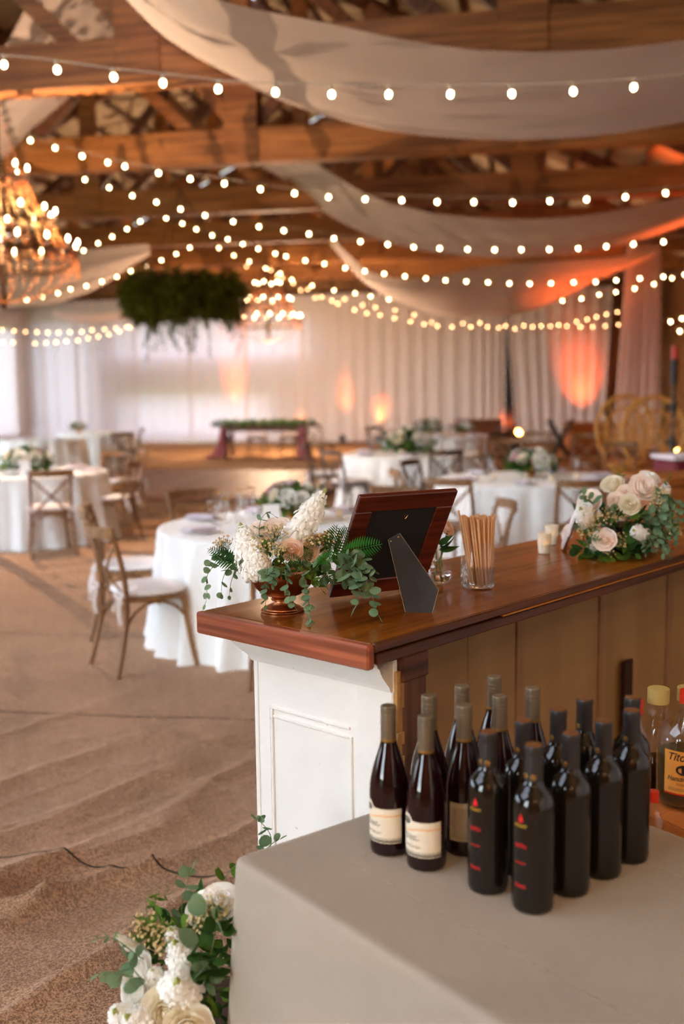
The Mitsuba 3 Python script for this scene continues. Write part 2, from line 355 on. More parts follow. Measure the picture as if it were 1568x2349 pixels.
# roof trusses: one set of members, copied along the barn
TB, TH = 4.78, .47
TOP = TB + TH
def lz(lat): return RIDGE_Z - abs(lat - RIDGE) * SLOPE - .16
members = {}
def member(name, i, mesh, bsdf):
    pid = f'truss_{name}_{i}'; proto(pid, mesh, bsdf); members.setdefault(name, []).append(pid)
member('tie_beam', 0, box((LATL, -.14, TB), (LATR, .14, TOP), .012), 'timber')
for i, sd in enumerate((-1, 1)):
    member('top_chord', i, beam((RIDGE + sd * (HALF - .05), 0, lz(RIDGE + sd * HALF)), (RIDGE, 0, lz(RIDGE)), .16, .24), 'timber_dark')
POSTS = [RIDGE - 5.85, RIDGE - 1.98, RIDGE + 1.98, RIDGE + 5.85]
for i, lat in enumerate(POSTS):
    member('post', i, box((lat - .13, -.11, TOP - .02), (lat + .13, .11, lz(lat) - .05), .01), 'timber')
    for j, y in enumerate((-.165, .145)):
        member('gusset_board', 2 * i + j, box((lat - .24, y, TB + .06), (lat + .24, y + .022, TOP + .62), .004), 'timber')
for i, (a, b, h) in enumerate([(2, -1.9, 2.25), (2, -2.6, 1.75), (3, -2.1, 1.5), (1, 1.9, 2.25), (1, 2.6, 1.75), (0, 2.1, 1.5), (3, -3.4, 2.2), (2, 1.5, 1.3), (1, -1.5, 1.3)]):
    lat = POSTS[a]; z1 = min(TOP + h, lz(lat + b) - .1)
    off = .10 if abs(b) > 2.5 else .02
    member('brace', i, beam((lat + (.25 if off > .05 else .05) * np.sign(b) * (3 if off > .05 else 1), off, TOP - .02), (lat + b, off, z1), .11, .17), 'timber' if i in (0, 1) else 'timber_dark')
TRUSS_S = [6.91, 10.86, 14.80, 18.75, 22.70, 26.65, 30.60]
for k, s in enumerate(TRUSS_S):
    t = new_key('roof_truss'); tag(t, 'brown timber roof truss with tie beam, posts and braces', kind='structure')
    for name, pids in members.items():
        for pid in pids: put(name, pid, wm(0, s), t)

# carpet strips laid side by side across the barn, wrinkled where they meet
def carpet_mesh(a, b, l0, l1, step, amp, sd0=31):
    la, ss = np.arange(l0, l1, step), np.linspace(a, b, max(8, int((b - a) / step)))
    P = la[:, None, None] * BX + ss[None, :, None] * BL
    x, y = P[..., 0], P[..., 1]
    c, t = x * .80 - y * .60, x * .60 + y * .80
    def ns(u, v, sd): return meshkit.noise(np.stack([u, v, u * 0], -1), sd)
    warp = .25 * ns(x * 1.3, y * 1.3, 4)
    r1 = 1 - np.abs(2 * ns((c + warp) * 4.2, t * .8, 11) - 1)
    r2 = 1 - np.abs(2 * ns((c - warp) * 8.5, t * 1.5, 12) - 1)
    q = x * .25 + y * .97
    r3 = 1 - np.abs(2 * ns((x * .97 - y * .25) * .5, q * 3.1 + warp, 13) - 1)
    near = np.exp(-np.abs(y * .985 + x * .175 - 3.0) / .75)
    z = amp * ((.075 * np.clip(r1, 0.35, 1) ** 4 + .026 * r2 ** 4) * (near + .12) + .026 * r3 ** 6 * (1 - .6 * near)) + .006 * ns(x * 3, y * 3, 2) + .003 * ns(x * 14, y * 14, 8)
    P[..., 2] = .006 + z
    P[:, 0] += BL * (.018 * (ns(la * 3, la * 0, sd0) - .5))[:, None] * 2; P[:, -1] += BL * (.018 * (ns(la * 3, la * 0, sd0 + 1) - .5))[:, None] * 2
    return P
seams = [-1.0, 1.6, 3.30, 4.97, 6.65, 8.35, 10.05, 11.8]
clab = ['brown coir carpet strip nearest the camera under the floor flowers', 'brown coir carpet strip with deep wrinkles below the white bar end', 'brown coir carpet strip between the bar end and the nearest cross-back chair',
        'brown coir carpet strip under the nearest cross-back chair', 'brown coir carpet strip under the front round table', 'brown coir carpet strip in front of the left round table',
        'farthest brown coir carpet strip, ending at the dark dirt']
for i, (a, b) in enumerate(zip(seams[:-1], seams[1:])):
    P = carpet_mesh(a + .004, b - .006, -9.6 if i else -4, 3.6, (.022, .018, .03, .05, .06, .08, .08)[i], (1, 1, .8, .6, .5, .5, .5)[i], 31 + i)
    k = obj('brown_carpet', grid(P), 'carpet', smooth=True, label=clab[i], cat='carpet')
    e = P[:, -1].copy(); e2 = e + BL * (.007 if i == 1 else .005); e2[:, 2] += .002
    obj('bound_edge', grid(np.stack([e - BL * .004 + [0, 0, .003], e2], 1)), 'carpet_edge', k, smooth=True, label='dark bound edge')

# dance floor
d = thing('dance_floor', 'glossy dark wooden dance floor in the middle of the barn', 'dance floor')
for i in range(6):
    for j in range(4):
        obj('floor_panel', moved(box((-9.2 + i * 1.0, 15.5 + j * 1.3, -.02), (-9.2 + i * 1.0 + .996, 15.5 + j * 1.3 + 1.296, .035), .004), BARN), 'dance', d)
for a, b in (((-9.28, 15.42), (-3.14, 15.5)), ((-9.28, 20.7), (-3.14, 20.78)), ((-9.28, 15.5), (-9.2, 20.7)), ((-3.21, 15.5), (-3.14, 20.7))):
    obj('edge_trim', moved(box((*a, -.02), (*b, .03), .006), BARN), 'table_wood', d)

# ------------------------------------------------------------------ drapes
def drape(name, a, b, ztop, zbot, folds, depth, bsdf, label, cat='drape', group=None, tb=None, nz=14, seed=0, per=10):
    """A hanging cloth from a to b (points on the floor plan), its lower edge from tb if given."""
    a, b = np.asarray(a, float), np.asarray(b, float)
    n = int(folds * per) + 1; u = np.linspace(0, 1, n); w = np.linspace(0, 1, nz)
    a2, b2 = (a, b) if tb is None else map(np.asarray, tb)
    nr = unit(np.cross(unit(b - a), [0, 0, 1.0]))
    ph = u * folds * 2 * PI + 1.6 * meshkit.noise(np.stack([u * folds * .7, u * 0 + seed, u * 0], -1), seed)
    P = np.zeros((nz, n, 3))
    for k, v in enumerate(w):
        A, B = a + (a2 - a) * v, b + (b2 - b) * v
        P[k] = A + (B - A) * u[:, None] + nr * (depth * (.7 + .4 * v) * (np.sin(ph + .25 * v * np.sin(u * 9 + seed)) + .35 * np.sin(ph * 2.3 + seed)))[:, None]
        P[k, :, 2] = ztop + (zbot - ztop) * v
    return obj(name, grid(P), bsdf, smooth=True, label=label, cat=cat, group=group)
DS = 31.75
ORD = ('first', 'second', 'third', 'fourth', 'fifth', 'sixth', 'seventh', 'eighth')
edges = [-15.9, -14.1, -12.2, -10.4, -8.6, -6.8, -5.0, -3.2, -1.45]
for i, (a, b) in enumerate(zip(edges[:-1], edges[1:])):
    drape('sheer_drape', W(a - .06, DS, 0), W(b + .06, DS - (.03 if i % 2 else 0), 0), 4.45, .03, 4.0, .036, 'sheer', f'white sheer drape on the back wall, {ORD[i]} from the left', group='sheer drapes along the back wall', seed=i)
drape('sheer_drape', W(-1.45, DS, 0), W(-.73, DS, 0), 4.45, .03, 3, .055, 'sheer', 'narrow white sheer drape on the back wall just left of the dark slit', group='sheer drapes along the back wall', seed=21)
# the panel right of the dark slit is pulled aside, which opens a narrow dark wedge
drape('sheer_drape', W(-.75, DS - .08, 0), W(2.3, DS - .08, 0), 4.45, .03, 8, .04, 'sheer', 'sheer drape right of the narrow dark slit, lit orange near its foot', seed=22, tb=(W(-.38, DS - .08, 0), W(2.1, DS - .08, 0)))
drape('gathered_drape', on_s(1432, 900, 26.2) * [1, 1, 0], on_s(1508, 900, 26.2) * [1, 1, 0], 4.9, .05, 5, .09, 'gather', 'tall gathered blush drape falling beside the right wall', seed=40,
      tb=(on_s(1405, 900, 26.2) * [1, 1, 0], on_s(1512, 900, 26.2) * [1, 1, 0]))
drape('sheer_drape', W(-15.8, 24.0, 0), W(-15.8, 31.6, 0), 4.45, .03, 16, .05, 'sheer', 'sheer drape hung along the left wall at the left edge of the photo', seed=33)
drape('white_drape', W(3.75, 4.5, 0), W(3.75, -4.2, 0), 4.4, .03, 22, .07, 'linen', 'unseen white drape along the right wall, placed to reflect light onto the bar', seed=35)  # drape out of view, placed to reflect light onto the bottles and inner bar
obj('slit_board', moved(box((-1.1, DS + .15, .5), (-.2, DS + .19, 3.9), .01), BARN), 'black_metal', label='added black board behind the slit, for the darkness between two back drapes', cat='board')  # added board, black so that the slit reads as a dark gap

def swag(near, far, s1, s2, label, n=60, m=22, rip=.05, seed=0):
    def line(p, s):
        p = np.array(p, float); t = np.r_[0, np.cumsum(np.hypot(*np.diff(p, axis=0).T))]
        from scipy.interpolate import PchipInterpolator
        q = PchipInterpolator(t, p)(np.linspace(0, t[-1], n)); return np.array([on_s(x, y, s) for x, y in q])
    A, B = line(near, s1), line(far, s2); v = np.linspace(0, 1, m)
    P = A[None] * (1 - v)[:, None, None] + B[None] * v[:, None, None]
    ends = 1 - .5 * np.sin(np.linspace(0, PI, n))
    ph = v * 13 + 2.2 * meshkit.noise(np.stack([v * 5, v * 0 + seed, v * 0], -1), 3)
    P[..., 2] += rip * (np.sin(ph)[:, None] + .5 * np.sin(2.3 * ph + 1)[:, None]) * ends[None] * np.sin(v * PI)[:, None] ** .4 - .25 * np.sin(v * PI)[:, None] * (s2 - s1) / 4
    return obj('ceiling_swag', grid(P), 'swag', smooth=True, label=label, cat='drape')
swag([(300, -120), (420, -50), (505, 0), (620, 28), (760, 55), (880, 82), (1000, 103), (1100, 115), (1230, 119), (1350, 115), (1568, 92), (1760, 60)],
     [(240, -70), (300, 5), (345, 55), (400, 95), (480, 145), (560, 190), (650, 232), (760, 270), (880, 298), (1000, 313), (1150, 320), (1300, 315), (1450, 298), (1568, 275), (1760, 225)],
     8.6, 11.4, 'widest white fabric swag nearest the camera, across the top right', seed=1)
swag([(690, 340), (735, 380), (780, 410), (830, 440), (930, 475), (1050, 496), (1180, 503), (1300, 498), (1430, 480), (1568, 450), (1700, 415)],
     [(560, 350), (640, 388), (700, 450), (800, 512), (900, 550), (1000, 570), (1150, 581), (1280, 572), (1400, 550), (1500, 520), (1568, 492), (1700, 430)],
     16.3, 20.4, 'second white fabric swag, glowing orange at its right end', seed=2)
swag([(762, 545), (800, 585), (850, 625), (930, 640), (1020, 628), (1150, 606), (1300, 597), (1420, 588), (1506, 562)],
     [(755, 545), (790, 590), (835, 640), (930, 697), (1050, 728), (1150, 726), (1280, 688), (1400, 625), (1510, 566)],
     23.4, 26.0, 'farthest white fabric swag, tied up above the gathered drape on the right', seed=3)
swag([(-160, 330), (-60, 210), (20, 90), (70, 0), (120, -90)],
     [(-160, 480), (0, 372), (62, 308), (165, 215), (262, 100), (330, -10), (380, -90)], 12.3, 14.3, 'grey-looking fabric swag in the top left corner', seed=4, rip=.07)
swag([(-80, 610), (0, 602), (100, 590), (190, 575), (260, 566), (340, 560)],
     [(-80, 712), (0, 706), (100, 700), (190, 675), (265, 635), (345, 566)], 22.0, 24.6, 'low fabric swag behind the large chandelier on the left', seed=5)
swag([(120, 712), (200, 722), (290, 712), (380, 690)], [(120, 722), (200, 742), (300, 735), (385, 694)], 28.6, 29.6, 'far pale fabric swag beneath the hanging greenery', seed=6, rip=.02)
# ------------------------------------------------------------------ the bar
BO = np.array([.0545, 2.342, 0.0])
BARM = frame(BO, BAR_E, BAR_N, [0, 0, 1])           # a along the bar, b across it towards the guests, z
BT, BW, BLEN = 1.088, .5976, 3.3
def bb(a, b, bev=.004): return moved(box(a, b, bev), BARM)
bar = thing('bar_counter', 'white panelled bar with a thick stained wooden top, standing behind the wine bottles', 'bar')
top = obj('counter_board', bb((.024, .012, BT - .026), (.918, BW, BT), .004), 'bar_top', bar, label='glossy stained top board')
obj('counter_board', bb((.920, .012, BT - .026), (BLEN, BW, BT - .0006), .004), 'bar_top', bar, label='glossy stained top board')
obj('end_board', bb((0, .0, BT - .058), (.026, BW + .004, BT), .005), 'bar_end', bar, label='reddish end board')
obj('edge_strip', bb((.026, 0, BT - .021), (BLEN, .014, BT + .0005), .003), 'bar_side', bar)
obj('worn_edge', bb((.55, -.0015, BT - .0255), (BLEN - .12, .010, BT - .0205), .001), 'bar_edge_worn', bar, label='worn pale seam')
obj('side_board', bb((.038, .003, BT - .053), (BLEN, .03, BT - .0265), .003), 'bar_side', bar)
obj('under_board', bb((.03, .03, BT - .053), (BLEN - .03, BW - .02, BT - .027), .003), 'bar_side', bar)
A0, BL0, BR0 = .115, .50, .020
pan = obj('end_panel', bb((A0, BR0, .0), (A0 + .016, BL0, BT - .058), .002), 'white_paint', bar)
obj('corner_stile', bb((A0 - .003, BL0 - .014, 0), (A0 + .012, BL0 + .002, .955), .002), 'white_paint', pan)
obj('right_stile', bb((A0 - .004, BR0, 0), (A0 + .012, BR0 + .115, .955), .003), 'white_paint', pan)
for (x0, x1, z0, z1) in ((.150, .158, .30, .815), (.158, .43, .807, .815), (.43, .438, .0, .83), (.158, .445, .83, .838), (.438, .445, .0, .838)):
    obj('panel_moulding', bb((A0 - .006, x0, max(z0, .0)), (A0 + .006, x1, z1), .002), 'white_paint', pan)
# crown moulding: a profile swept along the panel's top, mitred back along the guests' side
prof = [(0, .950), (-.006, .951), (-.010, .958), (-.013, .966), (-.022, .976), (-.034, .990), (-.044, 1.004), (-.048, 1.016), (-.055, 1.020), (-.056, 1.030), (0, 1.030)]
cm = []
for a_, b_ in prof: cm.append([(A0 + a_, BR0 + .002, b_), (A0 + a_, BL0 - a_, b_), (BLEN - .05, BL0 - a_, b_)])
cm = np.array(cm).transpose(1, 0, 2)
obj('crown_moulding', moved(grid(cm), BARM), 'white_paint', bar, smooth=25)
jag = [(0, .0)]
zz = np.linspace(1.0, .55, 16)
obj('raw_edge', moved(join([box((A0 + .002, BR0 - .006 - .004 * rng.random(), z2), (A0 + .03, BR0 + .003, z1 + .001), .001) for z1, z2 in zip(zz[:-1], zz[1:])]), BARM), 'raw_wood', bar, label='unpainted broken panel edge')
obj('post', bb((A0 + .022, .012, 0), (A0 + .118, .07, BT - .10), .003), 'post_wood', bar, label='dark corner post')
obj('post_block', bb((A0 + .018, .004, BT - .115), (A0 + .118, .07, BT - .053), .003), 'bar_side', bar)
x = A0 + .016
IW = .455
for i, w in enumerate((.30, .30, .30, .288, .05, .54, .05, .55, .05, .55, .5)):
    if x > BLEN - .05: break
    x1 = min(x + w, BLEN - .03)
    if w > .1: obj('back_plank', bb((x + .001, IW, 0), (x1 - .001, IW + .018, BT - .053), .002), 'bar_inner', bar)
    else: obj('batten', bb((x, IW - .008, 0), (x1, IW + .016, BT - .053), .002), 'bar_batten', bar)
    x = x1
obj('front_panel', bb((A0 + .016, IW + .02, 0), (BLEN - .03, BL0, BT - .058), .002), 'white_paint', bar)
k = thing('loose_board', 'dark narrow board leaning upright inside the bar beside the spirit bottles', 'board')
obj('plank', moved(box((-.033, -.01, .0), (.033, .01, .56), .003), mat(BO * [1, 1, 0] + BAR_E * 2.10 + BAR_N * (IW - .03), math.atan2(BAR_E[1], BAR_E[0]))), 'dark_board', k)

def on_bar(a, b, z=0.0): return BO + BAR_E * a + BAR_N * b + np.array([0, 0, BT + z])

# ------------------------------------------------------------------ bottle table under its cloth
TC, TU, TV = np.array([-.221, 2.012, 0.0]), np.array([.787, .617, 0.0]), np.array([.617, -.787, 0.0])
TTOP = .746
bt = thing('buffet_table', 'rectangular folding table under a plain ecru cloth, carrying the wine bottles', 'table')
TM = frame(TC, TU, TV, np.cross(TU, TV))            # its third axis points down
def tbx(u0, v0, z0, u1, v1, z1, bev=.003): return moved(box((u0, v0, -z1), (u1, v1, -z0), bev), TM)
obj('table_board', tbx(.006, .006, .715, .756, 1.82, .742), 'table_wood', bt)
for u in (.06, .70):
    for v in (.12, 1.70): obj('leg', tbx(u - .015, v - .015, 0.0, u + .015, v + .015, .715), 'black_metal', bt)
def table_cloth():
    """Rounded rectangle, flat on top and falling in soft folds with fuller corners."""
    U, V, n = .762, 1.83, 520
    per = np.linspace(0, 1, n, endpoint=False) * 2 * (U + V)
    def edge(r, out):
        import shapely.geometry as sg
        g = sg.box(-out, -out, U + out, V + out).buffer(-r).buffer(r, 24) if r > 0 else sg.box(0, 0, U, V)
        return g.exterior
    def ringpts(r, out):
        g = edge(r, out); L = g.length
        q = [g.interpolate(L * i / n) for i in range(n)]; q = np.array([[p.x, p.y] for p in q])
        ang = np.arctan2((q[:, 1] - V / 2) / V, (q[:, 0] - U / 2) / U); return q[np.argsort(ang)]
    levels = [(-.16, 0, .02), (-.016, 0, .02), (-.004, -.0012, .02), (.002, -.006, .02), (.005, -.016, .022), (.008, -.05, .03), (.012, -.12, .04), (.018, -.25, .055), (.026, -.42, .07), (.033, -.60, .08), (.036, -.738, .08)]
    rows = []
    for out, dz, r in levels:
        q = ringpts(max(r, .012), out); ctr = np.array([U / 2, V / 2])
        dq = q - ctr
        corner = np.minimum(np.minimum(np.abs(q[:, 0]), np.abs(q[:, 0] - U)) + np.minimum(np.abs(q[:, 1]), np.abs(q[:, 1] - V)), .4)
        cf = np.exp(-(corner / .10) ** 2)
        amt = max(0, -dz) / .74
        s = np.arctan2(dq[:, 1], dq[:, 0])
        fold = amt * (.020 * np.sin(s * 23 + 1) * np.exp(-(corner / .25) ** 2) + .012 * np.sin(q[:, 0] * 17 + q[:, 1] * 13))
        nrm = dq / np.linalg.norm(dq, axis=1, keepdims=True)
        q = q + nrm * (fold + .055 * cf * amt)[:, None]
        crease = .0012 * np.exp(-((q[:, 0] - .0) / .5) ** 2)
        rows.append(np.c_[q, np.full(n, -(TTOP + dz))])
    rows = [np.r_[r, r[:1]] for r in rows]
    v, f = grid(np.array(rows)[:, ::-1])
    cap = np.array(rows[0])[:-1]; c = cap.mean(0); m = len(cap)
    cv = np.vstack([cap, c]); cf = np.array([[(i + 1) % m, i, m] for i in range(m)])
    return moved(join([(v, f), (cv, cf)]), TM)
obj('tablecloth', table_cloth(), 'bottle_cloth', smooth=50, label='plain ecru tablecloth falling to the floor under the wine bottles', cat='tablecloth')

# ------------------------------------------------------------------ wine bottles
def arc_patch(r, a0, a1, outline, seg=20):
    """A paper label wound on a cylinder: outline(t) gives (low, high) for t from 0 to 1 across it."""
    t = np.linspace(0, 1, seg); rows = []
    lo, hi = np.array([outline(x) for x in t]).T
    an = a0 + (a1 - a0) * t
    P = np.stack([np.stack([r * np.cos(an), r * np.sin(an), lo + (hi - lo) * k], -1) for k in (0, .34, .67, 1)])
    return grid(P)
def wrap(mesh, r, a_mid, z, slant=0.0):
    """Flat lettering (x to the right, y up) wound onto a cylinder, read from outside."""
    v, f = np.array(mesh.vertices), np.array(mesh.faces)
    x = v[:, 0] + slant * v[:, 1]; x = x - (x.min() + x.max()) / 2
    an = a_mid + x / r; rr = r + v[:, 2]
    return np.stack([rr * np.cos(an), rr * np.sin(an), v[:, 1] + z], -1), f
pinot_prof = [(0, .004), (.030, 0), (.0365, .003), (.0385, .010), (.0390, .02), (.0390, .125), (.0382, .140), (.0350, .160), (.0300, .180), (.0240, .200), (.0190, .216), (.0160, .230), (.0148, .245), (.0145, .262)]
malb_prof = [(0, .004), (.030, 0), (.0352, .003), (.0372, .010), (.0374, .02), (.0376, .182), (.0372, .193), (.0350, .204), (.0300, .214), (.0230, .222), (.0180, .230), (.0158, .238), (.0150, .250), (.0148, .262)]
def refine(pr, n=3): return smooth_path([(r, 0, z) for r, z in pr], len(pr) * n)[:, [0, 2]]
def curve(pr):
    p = np.array(pr); out = [p[0], p[1], p[2]]
    from scipy.interpolate import PchipInterpolator
    f = PchipInterpolator(p[2:, 1], p[2:, 0]); z = np.linspace(p[2, 1], p[-1, 1], 46); return [tuple(p[0]), tuple(p[1])] + [(float(f(q)), float(q)) for q in z]
proto('pinot', lathe(curve(pinot_prof), 40), 'pinot_glass', smooth=40)
proto('malbec', lathe(curve(malb_prof), 40), 'malbec_glass', smooth=40)
cap = [(.0152, .228), (.0158, .2285), (.0158, .268), (.0153, .269), (.0158, .270), (.0158, .276), (.0152, .277), (.0158, .278), (.0158, .284), (.0152, .285), (.0158, .286), (.0158, .297), (.0150, .2995), (.0001, .3)]
proto('cap_ridged', lathe(cap, 28), 'capsule_grey', smooth=35)
proto('cap_ring', lathe([(.0160, .2275), (.0163, .228), (.0163, .233), (.0160, .2335)], 28), 'capsule_gold', smooth=35)
capb = [(.0158, .233), (.0164, .2335), (.0160, .280), (.0158, .284), (.0166, .286), (.0166, .296), (.0158, .2985), (.0140, .2990)]
proto('cap_black', lathe(capb, 28), 'capsule_black', smooth=35)
proto('cap_top', lathe([(.0001, .2985), (.0146, .2985), (.0148, .2998), (.0001, .3002)], 24), 'capsule_top', smooth=35)
proto('seal_dot', lathe([(.0001, .0008), (.0046, .0008), (.0052, 0)], 14), 'capsule_gold', smooth=True)
LR = .0394
def oyster_top(t):
    hump = .012 * math.exp(-((t - .24) / .13) ** 4)
    return .030, .100 + hump
def label_lines(z, h, off=.0003): return lambda t: (z, z + h)
WID = 1.28
proto('pinot_label', arc_patch(LR, -WID, WID, oyster_top, 40), 'label_paper', smooth=True)
proto('pinot_orange', arc_patch(LR + .0003, -WID, WID, lambda t: (.0850 - .0075 * math.exp(-((t - .24) / .2) ** 2), .0872 - .0075 * math.exp(-((t - .24) / .2) ** 2)), 40), 'label_orange', smooth=True)
proto('pinot_band', arc_patch(LR + .0003, -WID, WID, lambda t: (.0315, .0365), 30), 'label_grey', smooth=True)
proto('pinot_line', arc_patch(LR + .0003, -WID, WID, lambda t: (.0385, .0396), 30), 'ink_dark', smooth=True)
oval = [(math.cos(a) * .0115, math.sin(a) * .0075) for a in np.linspace(0, 2 * PI, 28, endpoint=False)]
ov = trimesh.creation.extrude_polygon(__import__('shapely').geometry.Polygon(oval), .0004, engine='earcut').subdivide()
proto('pinot_oval', wrap(ov, LR, -WID + 2 * WID * .24, .0985), 'label_grey')
def script_line(w, seed):
    r2 = np.random.default_rng(seed); x = np.linspace(-w / 2, w / 2, 60); y = .0018 * np.sin(x * 900) * (.4 + r2.random(60)) + .0006
    return tube(np.c_[x, y, np.full(60, .0003)], .0006, 4)
sm = script_line(.034, 3); smm = trimesh.Trimesh(sm[0], sm[1], process=False)
proto('pinot_script', wrap(smm, LR, -.30, .0645), 'ink_dark')
txt = meshkit.text_mesh('OYSTER BAY', .0046, .0004); proto('pinot_text', wrap(txt, LR, -.25, .0475), 'ink')
hill = tube(np.c_[np.linspace(-.02, .014, 12), .0016 * np.sin(np.linspace(0, 7, 12)) + .001, np.full(12, .0003)], .0009, 4)
proto('pinot_hill', wrap(trimesh.Trimesh(*hill, process=False), LR, -.42, .0695), 'ink')
proto('pinot_back', arc_patch(LR, -.62, .62, lambda t: (.034, .112), 20), 'label_back', smooth=True)
bl = join([moved(box((-.019 + .001 * (i % 2), .0, 0), (.019 - .003 * (i % 3), .0012, .0003), .0001), mat((0, .040 + i * .0042, 0))) for i in range(15)])
proto('pinot_back_text', wrap(trimesh.Trimesh(*join([(lambda b: b)(bl)]), process=False).subdivide().subdivide(), LR, 0, 0), 'ink')
MR = .0378
drop = [(0, .0105), (.0028, .005), (.0048, 0), (.0046, -.003), (.0030, -.0052), (0, -.006), (-.0030, -.0052), (-.0046, -.003), (-.0042, 0), (-.002, .004)]
proto('malbec_drop', wrap(trimesh.creation.extrude_polygon(__import__('shapely').geometry.Polygon(drop), .0005, engine='earcut').subdivide(), MR, 0, .174), 'label_red')
def marks(w, h, n, seed):
    """A blurred-looking row of letter-like strokes, too small to read."""
    r2 = np.random.default_rng(seed); ms = []
    for i in range(n):
        x = -w / 2 + w * (i + .1) / n; d = w / n * .34
        ms.append(box((x, 0, 0), (x + d, h * (.75 + .25 * r2.random()), .0005), .0001)); y = h * r2.choice([.0, .42, .72]); ms.append(box((x, y, 0), (x + w / n * .74, y + h * .28, .0005), .0001))
    return trimesh.Trimesh(*join(ms), process=False)
proto('malbec_name', wrap(marks(.024, .0046, 8, 1), MR, 0, .1600), 'label_yellow')
proto('malbec_red_text', wrap(marks(.023, .0075, 7, 2), MR, 0, .1225), 'label_red')
proto('malbec_red_line', wrap(marks(.022, .0034, 9, 3), MR, 0, .0930), 'label_red')
proto('malbec_foot_text', wrap(marks(.023, .0060, 6, 4), MR, 0, .0490), 'label_red')
def wine(kind, x, y, rot, label, side='front'):
    t = thing('wine_bottle', label, 'bottle', 'wine bottles on the ecru table'); o = np.array([x, y, TTOP + .0008])
    M = mat(o, rot)
    put('glass_body', kind, M, t)
    if kind == 'pinot':
        c = put('screw_cap', 'cap_ridged', M, t, label='ridged grey screw cap'); put('gold_ring', 'cap_ring', M, c)
        if side == 'front':
            l = put('front_label', 'pinot_label', M, t, label='cream paper label with an oval, an orange line and dark script')
            for nm, p in (('orange_line', 'pinot_orange'), ('grey_band', 'pinot_band'), ('dark_line', 'pinot_line'), ('oval_emblem', 'pinot_oval'), ('script', 'pinot_script'), ('lettering', 'pinot_text'), ('hill_drawing', 'pinot_hill')): put(nm, p, M, l)
        else:
            l = put('back_label', 'pinot_back', M, t, label='tan back label with small print'); put('lettering', 'pinot_back_text', M, l)
    else:
        c = put('capsule', 'cap_black', M, t, label='black foil capsule'); put('capsule_top', 'cap_top', M, c)
        for da in (-.95, 0.02):
            a = rot + .55 + da; nrm = np.array([math.cos(a), math.sin(a), 0])
            put('gold_seal', 'seal_dot', axis_mat(o + nrm * .0160 + np.array([0, 0, .2445]), nrm), c)
        l = put('flame_emblem', 'malbec_drop', M, t, label='small red flame-shaped emblem')
        for nm, p in (('yellow_lettering', 'malbec_name'), ('red_lettering', 'malbec_red_text'), ('red_small_lettering', 'malbec_red_line'), ('red_foot_lettering', 'malbec_foot_text')): put(nm, p, M, t)
def facing(x, y, off): return math.atan2(-y, -x) + off
PN = [(.087, 2.033, -.62, 'front', 'leftmost pinot bottle with a cream oval label, at the left corner of the group'), (.156, 1.965, -.50, 'front', 'cream-labelled pinot bottle nearest the camera, second from the left'),
      (.173, 2.099, -.6, 'front', 'grey-capped pinot bottle standing behind the two with cream labels'), (.237, 2.028, -.18, 'back', 'grey-capped pinot bottle turned to show its tan back label'),
      (.248, 2.165, 2.6, 'front', 'grey-capped pinot bottle, third from the left in the rear row'), (.316, 2.090, 2.8, 'front', 'grey-capped pinot bottle in the middle of the group, behind the tan back label'),
      (.326, 2.235, 2.6, 'front', 'grey-capped pinot bottle farthest back, whose cap stands highest'), (.393, 2.145, 2.5, 'front', 'grey-capped pinot bottle at the right end of the rear pinot row')]
for x, y, r, sd, lb_ in PN: wine('pinot', x, y, facing(x, y, r), lb_, sd)
MB = [(.332, 1.793, -.62, 'black-capsuled dark bottle nearest the camera with a red flame emblem'), (.410, 1.853, -1.25, 'dark bottle just right of the nearest one, its red print turned to the left edge'),
      (.486, 1.921, -1.3, 'dark bottle third from the right in the front row, with a broad grey sheen'), (.556, 1.984, -1.3, 'dark bottle at the right end of the front row'),
      (.262, 1.867, -.66, 'dark bottle left of the nearest one, also showing a red flame emblem'), (.337, 1.930, -1.3, 'black-capsuled dark bottle directly behind the nearest one'),
      (.416, 1.995, -1.4, 'black-capsuled dark bottle in the second row, third from the left'), (.483, 2.064, -1.4, 'black-capsuled dark bottle in front of the inner bar wall, highest of the black caps'),
      (.580, 2.068, -1.4, 'dark bottle half hidden behind the one at the right end')]
for x, y, r, lb_ in MB: wine('malbec', x, y, facing(x, y, r), lb_)

# ------------------------------------------------------------------ spirits behind the bar
sh = thing('low_shelf', 'low wooden shelf inside the bar holding spirit bottles', 'shelf')
SH = mat(np.array([.93, 2.36, 0]), math.atan2(TV[1], TV[0]) + .35)
obj('shelf_board', moved(box((-.42, -.16, .555), (.42, .30, .58), .004), SH), 'dark_board', sh)
for x in (-.38, .38):
    for y in (-.12, .26): obj('leg', moved(box((x - .02, y - .02, 0), (x + .02, y + .02, .556), .003), SH), 'dark_board', sh)
def hang(d, x, y): return at(x, y, d)
cb = thing('cardboard_box', 'brown cardboard box under the large vodka bottle at the right edge', 'box')
CBM = mat(at(1598, 1815, 2.40) * [1, 1, 0] + [0, 0, .582], .5)
obj('carton', moved(box((-.13, -.09, 0), (.13, .09, .138), .003), CBM), 'cardboard', cb)
for s_ in (-1, 1): obj('flap', moved(box((-.13, s_ * .001, .138), (.13, s_ * .088, .1405), .0005), CBM), 'cardboard', cb)
obj('print', moved(join([tube(smooth_path([(-.03, .03, 0), (0, .045, 0), (.02, .04, 0), (.005, .0, 0)], 12), .003, 5), tube(smooth_path([(-.08, .02, 0), (-.06, .034, 0), (-.05, .012, 0)], 8), .004, 5)]), CBM @ frame((-.0, -.0905, .04), [1, 0, 0], [0, 0, 1], [0, -1, 0])), 'ink', cb)
